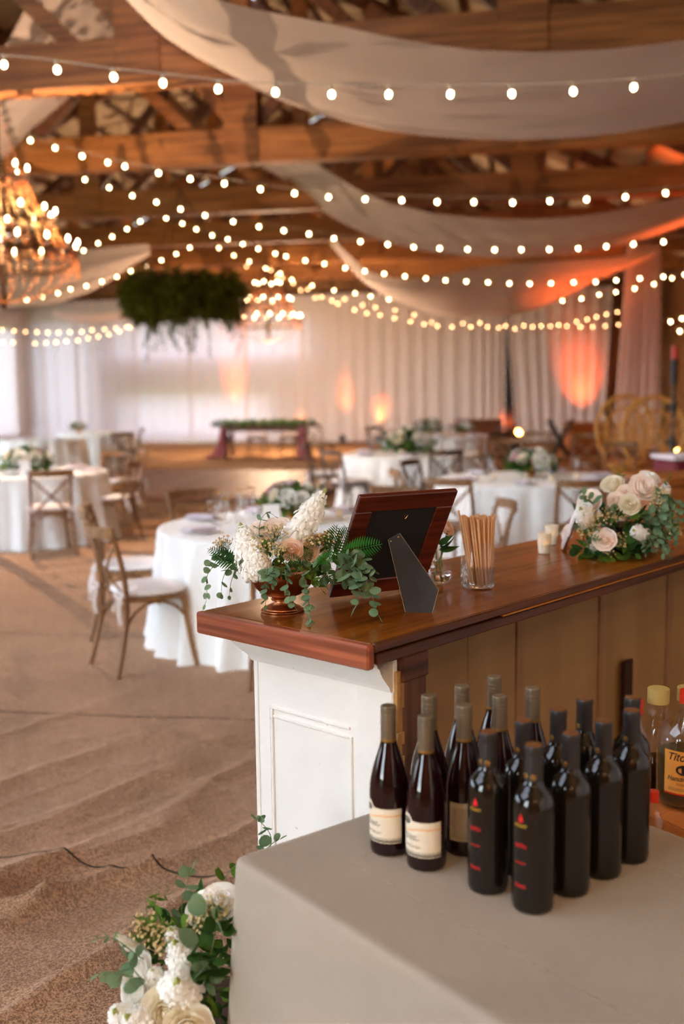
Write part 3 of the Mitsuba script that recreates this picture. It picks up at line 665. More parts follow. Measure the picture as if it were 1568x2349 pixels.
def big_bottle(o, H, R, label, liquid, capm, rot, name='spirit_bottle', text=True, capr=.017):
    t = thing(name, label, 'bottle')
    s, h = R, H
    pr = [(.0001, .004), (s * .88, 0), (s * .97, .004), (s, .014), (s, h * .56), (s * .97, h * .62), (s * .8, h * .70), (s * .5, h * .765), (capr * 1.0, h * .82), (capr * .95, h * .90), (capr * .95, h * .985), (.0001, h * .985)]
    M = mat(o, rot)
    obj('glass_body', moved(lathe(pr, 36), M), 'clear_glass', t, smooth=40)
    lq = [(.0001, .010), (s * .9, .010), (s * .94, .02), (s * .94, h * .46), (.0001, h * .46)]
    obj('liquid', moved(lathe(lq, 32), M), liquid, t, smooth=40)
    c = [(capr * 1.06, h * .885), (capr * 1.12, h * .887), (capr * 1.12, h * .995), (capr, h), (.0001, h)]
    obj('cap', moved(lathe(c, 24), M), capm, t, smooth=40)
    if text:
        r = s + .0006
        l = obj('paper_label', moved(arc_patch(r, -.62, .62, lambda q: (h * .15, h * .53), 24), M), 'tito_label', t, smooth=True, label='orange paper label with dark script')
        obj('red_stripe', moved(arc_patch(r + .0003, -.62, .62, lambda q: (h * .15, h * .165), 24), M), 'red_cap', l, smooth=True)
        obj('script', moved(wrap(meshkit.text_mesh("Tito's", h * .06, .0006, bold=True), r, -.02, h * .45, .28), M), 'ink_dark', l)
        ov2 = trimesh.creation.extrude_polygon(__import__('shapely').geometry.Polygon([(math.cos(a) * h * .07, math.sin(a) * h * .045) for a in np.linspace(0, 2 * PI, 24, endpoint=False)]), .0005, engine='earcut').subdivide()
        obj('oval_emblem', moved(wrap(ov2, r, .08, h * .37), M), 'dark_board', l)
        obj('lettering', moved(wrap(meshkit.text_mesh('Handmade', h * .036, .0006, bold=True), r, .03, h * .275, .28), M), 'ink_dark', l)
        obj('small_lettering', moved(wrap(meshkit.text_mesh('VODKA', h * .02, .0006), r, .03, h * .235), M), 'ink', l)
        for q in (.205, .19): obj('text_line', moved(arc_patch(r + .0003, -.45, .5, lambda u, q=q: (h * q, h * q + .0012), 16), M), 'ink', l)
    return t
p = at(1573, 1790, 2.40); big_bottle(np.array([p[0], p[1], .7235]), .265, .066, "large vodka bottle with a red cap and an orange label, at the right edge", 'liquor', 'red_cap', facing(p[0], p[1], -.15))
p = at(1497, 1900, 2.30); big_bottle(np.array([p[0], p[1], .5815]), .215, .026, "small vodka bottle with a red cap, low behind the end of the table", 'liquor', 'red_cap', facing(p[0], p[1], .1), capr=.010)
p = at(1455, 1700, 2.62); big_bottle(np.array([p[0], p[1], .5815]), .318, .040, 'slim bottle with a red cap behind the right end of the wine bottles', 'liquor', 'red_cap', 0, text=False)
p = at(1507, 1700, 2.66); big_bottle(np.array([p[0], p[1], .5815]), .335, .040, 'dark amber bottle with a tan stopper beside the vodka', 'amber', 'cork', 0, text=False, capr=.024)
p = at(1572, 1700, 2.72); big_bottle(np.array([p[0], p[1], .5815]), .320, .040, 'amber bottle with a tan stopper, farthest right behind the vodka', 'amber', 'cork', 0, text=False, capr=.022)

# ------------------------------------------------------------------ on the bar: frames, straws, vase, candles
BLc, BRc = np.array([-.0367, 2.8674, BT + .0006]), np.array([.2318, 3.0078, BT + .0006])
fu = unit(BRc - BLc); fn_ = np.cross(fu, [0, 0, 1.0]); lean = .5518
fq = math.cos(lean) * np.array([0, 0, 1.0]) + math.sin(lean) * fn_; fN = np.cross(fu, fq)
if fN @ (EYE - BLc) < 0: fN = -fN
fW, fH = .303, .347
FM = frame(BLc + np.array([0, 0, .006]), fu, fq, fN)
pf = thing('picture_frame', 'large dark wooden picture frame seen from behind, propped on the bar', 'frame')
bwd = .052
for nm, a, b in (('bottom_rail', (0, 0), (fW, bwd)), ('top_rail', (0, fH - bwd), (fW, fH)), ('left_rail', (0, bwd), (bwd, fH - bwd)), ('right_rail', (fW - bwd, bwd), (fW, fH - bwd))):
    obj(nm, moved(box((*a, -.016), (*b, 0), .0025), FM), 'frame_wood', pf)
obj('backing_board', moved(box((bwd, bwd, -.010), (fW - bwd, fH - bwd, -.004), .001), FM), 'frame_back', pf, label='black backing board')
hook = [(.0, .0), (.006, .012), (-.006, .012), (.0, .0)]
obj('hanger', moved(tube([(fW / 2 + .01 + x, .262 + y, -.002) for x, y in hook], .0009, 6), FM), 'brass', pf, label='small triangular hanger')
h0, h1, f0, f1, kk = np.array([.1242, 2.8310, 1.2615]), np.array([.1552, 2.8356, 1.2784]), np.array([.1618, 2.7080, BT + .001]), np.array([.2196, 2.6600, BT + .001]), np.array([.2500, 2.7252, 1.1425])
en = unit(np.cross(h1 - h0, f0 - h0)); en = en if en @ (EYE - h0) > 0 else -en
ex = unit(f0 - h0); ey = np.cross(en, ex); EM = frame(h0, ex, ey, en)
loc = [((q - h0) @ ex, (q - h0) @ ey) for q in (h0, f0, f1, kk, h1)]
es = obj('easel_leg', prism(loc, EM @ frame((0, 0, -.003), [1, 0, 0], [0, 1, 0], [0, 0, 1]), .003), 'easel', pf, label='black cardboard easel leg with scuffed edges')
for a_, b_ in zip(range(5), (1, 2, 3, 4, 0)):
    obj('worn_edge', moved(tube([(*loc[a_], -.0012), (*loc[b_], -.0012)], .0010, 5), EM), 'raw_edge', es)
for q in (.18, .82):
    c = (h0 + (h1 - h0) * q) + ex * .008 + en * .0005
    obj('rivet', moved(ball(.0028, s=(1, 1, .5)), frame(c, ex, ey, en)), 'brass', es, smooth=True)

jp = np.array([.392, 3.030, BT]); JR, JH = .0475, .138
jt = thing('straw_jar', 'clear cut-glass tumbler full of brown paper straws on the bar', 'jar')
obj('glass_wall', moved(lathe([(.0001, .001), (JR - .004, .0005), (JR - .001, .003), (JR, .008), (JR, JH - .001), (JR - .001, JH), (JR - .0024, JH - .001)], 48), mat(jp)), 'clear_glass', jt, smooth=40)
obj('thick_base', moved(lathe([(.0001, .0035), (JR - .006, .0035), (JR - .004, .006), (JR - .004, .011), (JR - .008, .014), (.0001, .012)], 40), mat(jp)), 'solid_glass', jt, smooth=30)
dm = []
for r_ in range(6):
    for c_ in range(20):
        an = (c_ + .5 * (r_ % 2)) / 20 * 2 * PI; z = .016 + r_ * .0092; nr = np.array([math.cos(an), math.sin(an), 0]); tg = np.array([-nr[1], nr[0], 0])
        q = [tg * .0072, np.array([0, 0, .0088]), -tg * .0072, np.array([0, 0, -.0088])]
        v = np.array([jp + nr * (JR + .0002) + np.array([0, 0, z]) + d_ for d_ in q] + [jp + nr * (JR + .0016) + np.array([0, 0, z]), jp + nr * (JR - .0005) + np.array([0, 0, z])])
        dm.append((v, np.array([[0, 1, 4], [1, 2, 4], [2, 3, 4], [3, 0, 4], [1, 0, 5], [2, 1, 5], [3, 2, 5], [0, 3, 5]])))
obj('cut_pattern', join(dm), 'solid_glass', jt, label='diamond-cut lower half')
def straw_mesh(L=.197, r=.0032):
    return lathe([(r * .8, .0), (r, 0), (r, L), (r * .80, L), (r * .78, L - .03)], 10)
proto('straw', straw_mesh(), 'straw_paper', smooth=40)
r3 = np.random.default_rng(5); placed_ = []
for i in range(60):
    for _ in range(200):
        a, rr_ = r3.random() * 2 * PI, .0435 * math.sqrt(r3.random()); tp = np.array([math.cos(a), math.sin(a)]) * rr_
        if all(np.hypot(*(tp - o)) > .0068 for o in placed_): break
    else: continue
    placed_.append(tp)
    ht = tp * 1.06
    bt_ = np.array([.80 * tp[0] + .012, .80 * tp[1] - .008]); n_ = np.hypot(*bt_); bt_ = bt_ * min(1, .038 / max(n_, 1e-6))
    st = jp + [*bt_, .0145]; dr_ = np.array([*(ht - bt_), .139])
    put('paper_straw', 'straw', axis_mat(st, dr_, 1.0) @ np.diag([1, 1, (.96 + .06 * r3.random()) * (1.07 if i == 4 else 1), 1]), label='brown paper straw standing in the cut-glass tumbler on the bar', cat='straw', group='paper straws in the tumbler')

vp = np.array([.283, 3.075, BT])
vt = thing('bud_vase', 'small round clear glass bud vase behind the picture frame', 'vase')
vprof = [(.0001, .002), (.016, .001), (.020, .003), (.030, .012), (.0365, .027), (.0380, .040), (.0355, .055), (.027, .068), (.017, .075), (.0145, .082), (.0155, .090), (.0175, .094)]
obj('glass_body', moved(lathe(smooth_path([(r, 0, z) for r, z in vprof], 40)[:, [0, 2]], 40), mat(vp)), 'clear_glass', vt, smooth=True)
obj('water', moved(lathe([(.0001, .004), (.018, .004), (.028, .0125), (.034, .027), (.0352, .036), (.0001, .036)], 32), mat(vp)), 'solid_glass', vt, smooth=40)

proto('votive_cup', lathe([(.0001, .002), (.019, .0005), (.0205, .002), (.0225, .03), (.0250, .072), (.0242, .0725), (.0215, .03), (.0190, .010), (.0001, .009)], 32), 'frosted', smooth=35)
proto('votive_wax', lathe([(.0001, .0105), (.0178, .0105), (.0196, .030), (.0196, .034), (.0001, .033)], 24), 'wax', smooth=35)
proto('flame', lathe([(.0001, 0), (.0022, .003), (.0027, .006), (.0016, .011), (.0001, .016)], 10), 'wax', smooth=True, emitter=emit((22, 12, 4), .05))
def votive(p, label, group=None):
    t = thing('votive_candle', label, 'candle', group); M = mat(p)
    put('frosted_cup', 'votive_cup', M, t); w = put('wax', 'votive_wax', M, t); put('flame', 'flame', mat(p + np.array([0, 0, .036])), w)
for p, l in ((np.array([.703, 3.640, BT + .0005]), 'frosted votive candle in front on the bar, left of the small frame'), (np.array([.768, 3.842, BT + .0005]), 'frosted votive candle behind the other one, left of the small frame'), (np.array([.870, 3.585, BT + .0005]), 'frosted votive candle in front of the large bar flowers')):
    votive(p, l)
sf = thing('small_frame', 'small slim frame seen edge-on beside the votive candles', 'frame')
so = np.array([.784, 3.700, BT + .001]); sd_ = unit(so * [1, 1, 0] + np.array([.05, 0, 0])); sw = np.cross(sd_, [0, 0, 1.0]); sl = .36
sq = math.cos(sl) * np.array([0, 0, 1.0]) + math.sin(sl) * sw; sN = np.cross(sd_, sq)
SM = frame(so + np.array([0, 0, .004]), sd_, sq, sN)
obj('frame_body', moved(box((-.01, 0, -.010), (.11, .150, .006), .002), SM), 'frame_wood', sf)
obj('picture', moved(box((-.004, .006, -.0125), (.104, .144, -.010), .0005), SM), 'photo_print', sf)
obj('silver_edge', moved(box((-.0125, .0, -.0115), (-.0095, .150, -.0035), .0005), SM), 'white_matte', sf)
lg = so + sd_ * .045 + sq * .095 + np.array([0, 0, .004])
obj('easel_leg', tube([lg + sN * .006 * np.sign(sN @ sw), so + sd_ * .045 + sw * .085 + np.array([0, 0, .0015])], .0028, 6), 'brass', sf)
# ------------------------------------------------------------------ flowers and leaves (each drawn once, about 1 m = 1 unit of its own size)
def leaf_round(n=12, cup=.18, narrow=1.0):
    an = np.linspace(0, 2 * PI, n, endpoint=False)
    x, y = .5 + .5 * np.cos(an), .5 * np.sin(an) * narrow * (1 + .12 * np.cos(an))
    v = np.c_[x, y, cup * ((x - .5) ** 2 + 1.2 * y ** 2)]; v = np.vstack([v, [[.5, 0, -.02]], [[.5, 0, -.02]]])
    return v[:-1], np.array([[i, (i + 1) % n, n] for i in range(n)])
def leaf_long(w=.16, curl=.2, n=7):
    t = np.linspace(0, 1, n); wd = w * np.sin(PI * t ** .8) ** .9
    P = np.stack([np.stack([t, s * wd, curl * t * (1 - t) * 1.2 - curl * t ** 2 + abs(s) * .12 * wd], -1) for s in (-1, 0, 1)])
    return grid(P)
def fern_mesh(n=15):
    ms = [strip(np.c_[np.linspace(0, 1, 10), np.zeros(10), -.18 * np.linspace(0, 1, 10) ** 2], .006, .014)]
    for i in range(n):
        t = .12 + .86 * i / n; L = .30 * math.sin(PI * min(1, .16 + .86 * (1 - t))) ** .8 * (1.05 - .75 * t) * 1.5
        for sd in (-1, 1):
            M = frame((t, 0, -.18 * t * t), unit([.42, sd, -.08]) * L, np.array([1, -.42 * sd, 0]) * L, np.array([0, 0, L]))
            ms.append(moved(leaf_long(.085, .12, 5), M))
    return join(ms)
def rose_mesh(seed, openness=.8):
    r = np.random.default_rng(seed); ms = []
    for L, (cnt, ro, hh) in enumerate([(3, .10, .95), (4, .22, 1.0), (5, .36, .98), (6, .55, .88), (7, .78 * (.7 + .4 * openness), .70)]):
        for k in range(cnt):
            th = (k + .5 * L + .2 * r.random()) * 2 * PI / cnt; wd = (1.35 if L < 2 else 1.05) * PI / cnt * 1.25
            u, v = np.linspace(-1, 1, 7), np.linspace(0, 1, 6)
            U, V = np.meshgrid(u, v, indexing='ij')
            edge = 1 - .16 * U ** 2 * V
            rad = .10 + (ro + .03 * r.random()) * np.sin(np.clip(V * 1.25, 0, 1) * PI / 2) + .16 * max(0, L - 1.5) * .35 * np.clip(V - .62, 0, 1) ** 1.2 * 3 + .025 * np.abs(U) + .02 * np.sin(5 * U + 7 * r.random()) * V
            z = (hh * edge + .04 * r.random()) * (V - .12 * max(0, L - 1) * np.clip(V - .6, 0, 1)) - .02 * U * (k % 2)
            a = th + U * wd * (.45 + .55 * np.sin(np.clip(V + .15, 0, 1) * PI / 2))
            ms.append(grid(np.stack([rad * np.cos(a), rad * np.sin(a), z * .9 - .42], -1)))
    ms.append(ball(.16, (0, 0, .05), 1, (1, 1, 2)))
    return join(ms)
def floret_mesh(seed):
    r = np.random.default_rng(seed); ms = []
    for L in range(2):
        for k in range(5):
            th = (k + .5 * L) * 2 * PI / 5 + .3 * r.random(); u, v = np.linspace(-1, 1, 5), np.linspace(0, 1, 5); U, V = np.meshgrid(u, v, indexing='ij')
            rad = V * (.95 - .3 * L) * (1 - .34 * U ** 2 * V); z = .15 + .22 * L + .5 * V ** .6 - .62 * V ** 2 * (1 - .5 * L) + .10 * np.sin(4 * U + 6 * r.random()) * V
            a = th + U * .62 * V ** .35
            ms.append(grid(np.stack([rad * np.cos(a), rad * np.sin(a), z], -1)))
    return join(ms)
def filler_mesh(seed, n=40):
    """Wax-flower sprig: thin branching stems, small leaves and tiny cups."""
    r = np.random.default_rng(seed); st, fl_, lf = [], [], []
    for i in range(n):
        d = unit([r.normal() * .5, r.normal() * .5, 1.0]); q = d * (.55 + .45 * r.random())
        st.append(tube([np.zeros(3), q * .5 + r.normal(size=3) * .04, q], .008, 4, False))
        fl_.append(moved(lathe([(.0, 0), (.04, .02), (.075, .06), (.06, .066), (.02, .04)], 6), axis_mat(q, d + r.normal(size=3) * .4, 1.0)))
        for _ in range(3):
            p = q * (.4 + .5 * r.random()); lf.append(moved(leaf_long(.10, .1, 4), axis_mat(p, [0, 0, 1], .22) @ frame((0, 0, 0), unit(d + r.normal(size=3) * .6), unit(np.cross(d, [.3, .5, .2])), [0, 0, 1])))
    return join(st), join(fl_), join(lf)
for nm in ('euc_leaf', 'dark_leaf', 'green_leaf'):
    proto('round_' + nm, leaf_round(), nm, smooth=True); proto('oval_' + nm, leaf_round(12, .2, .62), nm, smooth=True); proto('long_' + nm, leaf_long(), nm, smooth=True)
proto('fern', fern_mesh(), 'fern_leaf', smooth=True); proto('fern_dark', fern_mesh(12), 'dark_leaf', smooth=True)
for c in ('white', 'cream', 'blush', 'peach', 'pink'):
    for s_ in range(2): proto(f'rose_{c}_{s_}', rose_mesh(hash_ := 11 * s_ + len(c), .55 + .35 * s_), 'petal_' + c, smooth=True)
for s_ in range(3): proto(f'floret_{s_}', floret_mesh(s_), 'petal_white', smooth=True)
def stock_mesh(L, R, seed, n=38):
    r = np.random.default_rng(seed); ms, g = [], []
    fm = [floret_mesh(i) for i in range(3)]
    for i in range(n):
        t = (i + .5) / n; a = i * 2.4 + .5 * r.random(); rad = R * (1.0 if t < .7 else (1 - (t - .7) * 2.6)); d = np.array([math.cos(a), math.sin(a), .25 + .5 * t]) + .35 * r.normal(size=3)
        ms.append(moved(fm[i % 3], axis_mat(np.array([math.cos(a) * rad * .6, math.sin(a) * rad * .6, L * t * .92]), d, R * (.62 - .28 * t ** 2) * (.8 + .4 * r.random()), r.random() * 6)))
    for i in range(14):
        a, t = i * 2.1, .88 + .13 * i / 14; g.append(ball(R * .13, (math.cos(a) * R * .16 * (14 - i) / 14, math.sin(a) * R * .16 * (14 - i) / 14, L * t), 1, (1, 1, 1.5)))
    return join(ms), join(g + [tube([(0, 0, -.02), (0, 0, L * .95)], R * .07, 5)])
for i in range(3):
    a, g = stock_mesh(1.0, .34, i + 3); proto(f'stock_{i}', a, 'petal_white', smooth=True); proto(f'stock_green_{i}', g, 'bud_green', smooth=True)
    s0, f0_, l0 = filler_mesh(i); proto(f'filler_stem_{i}', s0, 'stem', smooth=True); proto(f'filler_bloom_{i}', f0_, 'wax_flower', smooth=True); proto(f'filler_leaf_{i}', l0, 'green_leaf', smooth=True)

def add_rose(t, p, R, d=(0, -.5, 1), col='white', v=0, label=None): return put('rose', f'rose_{col}_{v % 2}', axis_mat(p, d, R, v * 1.3), t, label=label)
def add_stock(t, a, b, v=0, width=1.0):
    a, b = np.asarray(a), np.asarray(b); L = np.linalg.norm(b - a); M = axis_mat(a, b - a, L, v); M[:3, :2] *= width
    k = put('stock_flower', f'stock_{v % 3}', M, t, label='white stock flower spike'); put('green_tip', f'stock_green_{v % 3}', M, k)
def add_filler(t, p, R, d=(0, -.2, 1), v=0):
    M = axis_mat(p, d, R, v); k = put('wax_flower_sprig', f'filler_bloom_{v % 3}', M, t, label='sprig of tiny tan wax flowers', kind=None)
    put('stem', f'filler_stem_{v % 3}', M, k); put('foliage', f'filler_leaf_{v % 3}', M, k)
def leaf_frame(p, d, s, roll, r):
    d = unit(d); n = np.cross(d, [0.2, 0.1, 1.0]); n = unit(n); m = np.cross(n, d); c, q = math.cos(roll), math.sin(roll)
    y = n * c + m * q; z = np.cross(d, y); return frame(p, d * s, y * s, z * s)
def add_vine(t, pts, leaf, size, gap, seed=0, kind='round', stem=.0011, bare=.12, droop=.2, mat_='stem', face=None, label='trailing eucalyptus'):
    """A stem with leaves in pairs along it; each leaf a piece of its own."""
    r = np.random.default_rng(seed); P = smooth_path(pts, 24)
    k = obj('eucalyptus_branch' if kind != 'long' else 'leafy_branch', tube(P, np.linspace(stem, stem * .5, 24), 5), mat_, t, smooth=True, label=label)
    T = np.r_[0, np.cumsum(np.linalg.norm(np.diff(P, axis=0), axis=1))]; x = T[-1] * bare
    while x < T[-1]:
        p = np.array([np.interp(x, T, P[:, i]) for i in range(3)]); q = np.array([np.interp(x + .004, T, P[:, i]) for i in range(3)]); tg = unit(q - p + 1e-9)
        w = x / T[-1]; sz = size * (1.08 - .45 * w) * (.8 + .4 * r.random())
        for sd in (-1, 1):
            if r.random() < .12: continue
            nr = unit(np.cross(tg, r.normal(size=3))) * sd
            put('leaf', f'{kind}_{leaf}', leaf_frame(p, nr * .9 + tg * .45 + np.array([0, -.25, -droop]), sz, r.normal() * .7 + (.0 if face is None else face), r), k)
        x += gap * (.75 + .5 * r.random())
    put('leaf', f'{kind}_{leaf}', leaf_frame(P[-1], P[-1] - P[-2], size * .6, 0, r), k)
    return k
def leaf_mass(t, c, rad, n, size, mats, seed=0, low=-.2, kinds=('round', 'oval', 'long')):
    """The dense greenery that fills an arrangement: leaves turned outwards over an ellipsoid."""
    r = np.random.default_rng(seed); c, rad = np.asarray(c), np.asarray(rad)
    for i in range(n):
        d = unit(r.normal(size=3)); d[2] = max(d[2], low); p = c + d * rad * (.55 + .45 * r.random())
        m = mats[i % len(mats)]; kd = kinds[(i // len(mats)) % len(kinds)]
        put('leaf', f'{kd}_{m}', leaf_frame(p, d + r.normal(size=3) * .7 + np.array([0, -.2, 0]), size * (.7 + .6 * r.random()) * (1.6 if kd == 'long' else 1), r.normal() * .9, r), t)

# ------------------------------------------------------------------ copper bowl with flowers on the near end of the bar
bp = np.array([-.160, 2.745, BT + .0004])
bo = thing('pedestal_bowl', 'copper coloured footed bowl on the near corner of the bar', 'bowl')
obj('bowl_body', moved(lathe(smooth_path([(r, 0, z) for r, z in [(.0255, .0345), (.0300, .038), (.048, .045), (.067, .060), (.081, .078), (.089, .094), (.0925, .106)]], 36)[:, [0, 2]].tolist() + [(.0950, .1065), (.0955, .109), (.0935, .1105), (.0905, .109), (.086, .092), (.06, .058), (.0001, .048)], 56), mat(bp)), 'copper', bo, smooth=35)
obj('foot', moved(lathe([(.0001, .001), (.055, 0), (.0570, .0015), (.0570, .004), (.0545, .0055), (.0500, .0065), (.0490, .0090), (.0440, .0125), (.0360, .0160), (.0300, .0210), (.0275, .0275), (.0275, .0290), (.0295, .0305), (.0295, .0330), (.0255, .0345), (.02, .036)], 56), mat(bp)), 'copper', bo, smooth=30)
obj('beaded_rim', join([moved(ball(.0022, sub=1), mat(bp + np.array([.0945 * math.cos(a), .0945 * math.sin(a), .1105]))) for a in np.linspace(0, 2 * PI, 84, endpoint=False)]), 'copper', bo, smooth=True)
fa = thing('flower_arrangement', 'loose arrangement of white stock, blush roses, fern and trailing eucalyptus in the copper bowl', 'flowers')
def a_(x, y, d=2.70): return at(x, y, d)
leaf_mass(fa, bp + np.array([.0, 0, .135]), (.15, .10, .05), 110, .026, ('dark_leaf', 'green_leaf', 'euc_leaf'), 1)
leaf_mass(fa, a_(770, 1300, 2.74), (.06, .06, .035), 46, .026, ('dark_leaf', 'green_leaf', 'euc_leaf'), 2, -1)
add_stock(fa, a_(588, 1318, 2.66), a_(552, 1206, 2.70), 0, .86); add_stock(fa, a_(658, 1262, 2.72), a_(744, 1128, 2.72), 1, .62)
add_stock(fa, a_(602, 1322, 2.65), a_(580, 1235, 2.66), 2, .9)
add_rose(fa, a_(668, 1262, 2.66), .032, (.1, -1, .6), 'peach', 0, 'peach rose'); add_rose(fa, a_(635, 1216, 2.76), .040, (-.1, -.7, .8), 'blush', 1, 'blush rose')
add_rose(fa, a_(704, 1264, 2.70), .030, (.4, -1, .4), 'peach', 1, 'peach rose'); add_rose(fa, a_(590, 1215, 2.78), .030, (-.4, -.6, .8), 'blush', 0, 'blush rose')
for i, (x, y, d, R, dr_) in enumerate([(612, 1275, 2.66, .050, (-.1, -.3, 1)), (640, 1285, 2.64, .046, (.1, -.5, 1)), (520, 1270, 2.72, .046, (-.5, 0, 1)), (720, 1265, 2.72, .052, (.1, -.3, 1)), (748, 1262, 2.74, .050, (.3, -.2, 1)), (628, 1246, 2.68, .048, (.2, -.2, 1))]): add_filler(fa, a_(x, y, d), R, dr_, i)
def add_fern(p, q, roll=0.0, dark=False):
    p, q = np.asarray(p), np.asarray(q); x = q - p; L = np.linalg.norm(x); x = x / L; v = unit(EYE - p); y = unit(np.cross(v, x)); z = np.cross(x, y); c, s = math.cos(roll), math.sin(roll)
    put('fern_frond', 'fern_dark' if dark else 'fern', frame(p, x * L, (y * c + z * s) * L, (z * c - y * s) * L), fa, label='green fern frond')
add_fern(a_(778, 1268, 2.70), a_(868, 1252, 2.64), .15); add_fern(a_(752, 1290, 2.68), a_(784, 1200, 2.74), .5, True); add_fern(a_(762, 1290, 2.70), a_(812, 1208, 2.78), .7, True)
add_fern(a_(720, 1296, 2.62), a_(772, 1272, 2.58), .5); add_fern(a_(700, 1300, 2.64), a_(716, 1250, 2.64), .4, True); add_fern(a_(742, 1290, 2.66), a_(764, 1345, 2.64), .3, True)
add_fern(a_(545, 1285, 2.70), a_(478, 1252, 2.70), .6, True); add_fern(a_(560, 1300, 2.66), a_(482, 1262, 2.70), .2, True); add_fern(a_(700, 1300, 2.63), a_(660, 1275, 2.58), .3, True)
for i, (pts, lf, sz, gp) in enumerate([
    ([(548, 1290, 2.70), (505, 1290, 2.70), (476, 1318, 2.69), (474, 1352, 2.69), (470, 1386, 2.69)], 'euc_leaf', .019, .020),
    ([(552, 1290, 2.70), (528, 1298, 2.69), (512, 1325, 2.69), (508, 1362, 2.69)], 'euc_leaf', .017, .024),
    ([(556, 1292, 2.70), (540, 1310, 2.68), (530, 1335, 2.68), (526, 1366, 2.68)], 'euc_leaf', .014, .030),
    ([(560, 1280, 2.72), (520, 1268, 2.72), (492, 1275, 2.72), (482, 1290, 2.72)], 'euc_leaf', .018, .020),
    ([(612, 1300, 2.63), (612, 1330, 2.60), (610, 1360, 2.60), (609, 1388, 2.60)], 'euc_leaf', .017, .012),
    ([(630, 1296, 2.62), (624, 1315, 2.59), (625, 1340, 2.58)], 'euc_leaf', .018, .013),
    ([(660, 1298, 2.62), (658, 1320, 2.59), (660, 1350, 2.58), (676, 1392, 2.58)], 'euc_leaf', .018, .013),
    ([(690, 1300, 2.63), (700, 1335, 2.60), (708, 1380, 2.59), (710, 1418, 2.60), (706, 1444, 2.61)], 'euc_leaf', .017, .012),
    ([(720, 1300, 2.66), (722, 1330, 2.62), (738, 1352, 2.62)], 'green_leaf', .020, .012),
    ([(780, 1290, 2.70), (818, 1280, 2.66), (848, 1300, 2.66), (852, 1330, 2.66)], 'euc_leaf', .024, .015),
    ([(790, 1300, 2.70), (822, 1310, 2.64), (846, 1345, 2.63), (858, 1385, 2.63), (868, 1410, 2.63)], 'euc_leaf', .027, .015),
    ([(780, 1305, 2.70), (806, 1330, 2.64), (818, 1365, 2.63), (812, 1396, 2.63)], 'euc_leaf', .028, .016),
    ([(600, 1240, 2.76), (596, 1200, 2.76), (610, 1178, 2.76), (628, 1182, 2.76)], 'euc_leaf', .019, .018)]):
    add_vine(fa, [a_(*p) for p in pts], lf, sz * 1.36, gp * 1.15, i)
leaf_mass(fa, a_(680, 1306, 2.63), (.06, .03, .016), 40, .020, ('euc_leaf', 'green_leaf', 'dark_leaf'), 5, -1)

# ------------------------------------------------------------------ large flowers farther along the bar
fb = thing('flower_arrangement', 'large full arrangement of cream roses and eucalyptus on the bar at the right edge', 'flowers')
fc = np.array([.985, 3.640, BT])
cp = obj('container', moved(lathe([(.0001, .001), (.06, 0), (.075, .05), (.085, .10), (.0001, .10)], 32), mat(fc)), 'dark_board', fb, smooth=40)
def b_(x, y, d=3.56): return at(x, y, d)
leaf_mass(fb, fc + np.array([0, 0, .10]), (.17, .13, .12), 165, .034, ('dark_leaf', 'green_leaf', 'dark_leaf', 'euc_leaf'), 11, -.75)
leaf_mass(fb, b_(1425, 1205, 3.50), (.11, .04, .055), 62, .032, ('dark_leaf', 'green_leaf', 'euc_leaf'), 13, -1)
leaf_mass(fb, b_(1400, 1262), (.13, .05, .03), 70, .040, ('dark_leaf', 'green_leaf'), 12, -1, ('long', 'oval'))
for i, (x, y, d, R, dr_, c) in enumerate([(1404, 1112, 3.58, .042, (-.4, -.7, .9), 'cream'), (1438, 1135, 3.54, .036, (-.1, -1, .6), 'blush'), (1474, 1120, 3.54, .054, (.2, -1, .7), 'blush'), (1488, 1096, 3.66, .036, (.2, -.6, 1), 'white'),
        (1443, 1158, 3.46, .038, (0, -1, .45), 'cream'), (1352, 1152, 3.56, .044, (-.8, -.8, .6), 'blush'), (1340, 1166, 3.52, .030, (-.7, -1, .3), 'white'), (1386, 1238, 3.46, .038, (-.3, -1, .5), 'blush'), (1412, 1148, 3.54, .032, (-.3, -1, .5), 'blush'), (1302, 1222, 3.74, .03, (-1, -.4, .4), 'blush')]):
    add_rose(fb, b_(x, y, d), R, dr_, c, i, {'cream': 'greenish cream rose', 'blush': 'pale blush rose', 'white': 'white rose'}[c])
add_stock(fb, b_(1476, 1226, 3.50), b_(1452, 1216, 3.44), 0, .95); add_stock(fb, b_(1520, 1150, 3.60), b_(1528, 1105, 3.62), 1, .8); add_stock(fb, b_(1345, 1195, 3.52), b_(1330, 1165, 3.46), 2, 1.1)
for i, (x, y) in enumerate([(1345, 1205), (1370, 1195), (1395, 1195), (1430, 1185), (1425, 1250), (1405, 1262), (1505, 1165), (1520, 1140), (1535, 1228), (1335, 1225)]): add_filler(fb, b_(x, y, 3.52), .05, (rng.normal() * .4, -.8, .6), i)
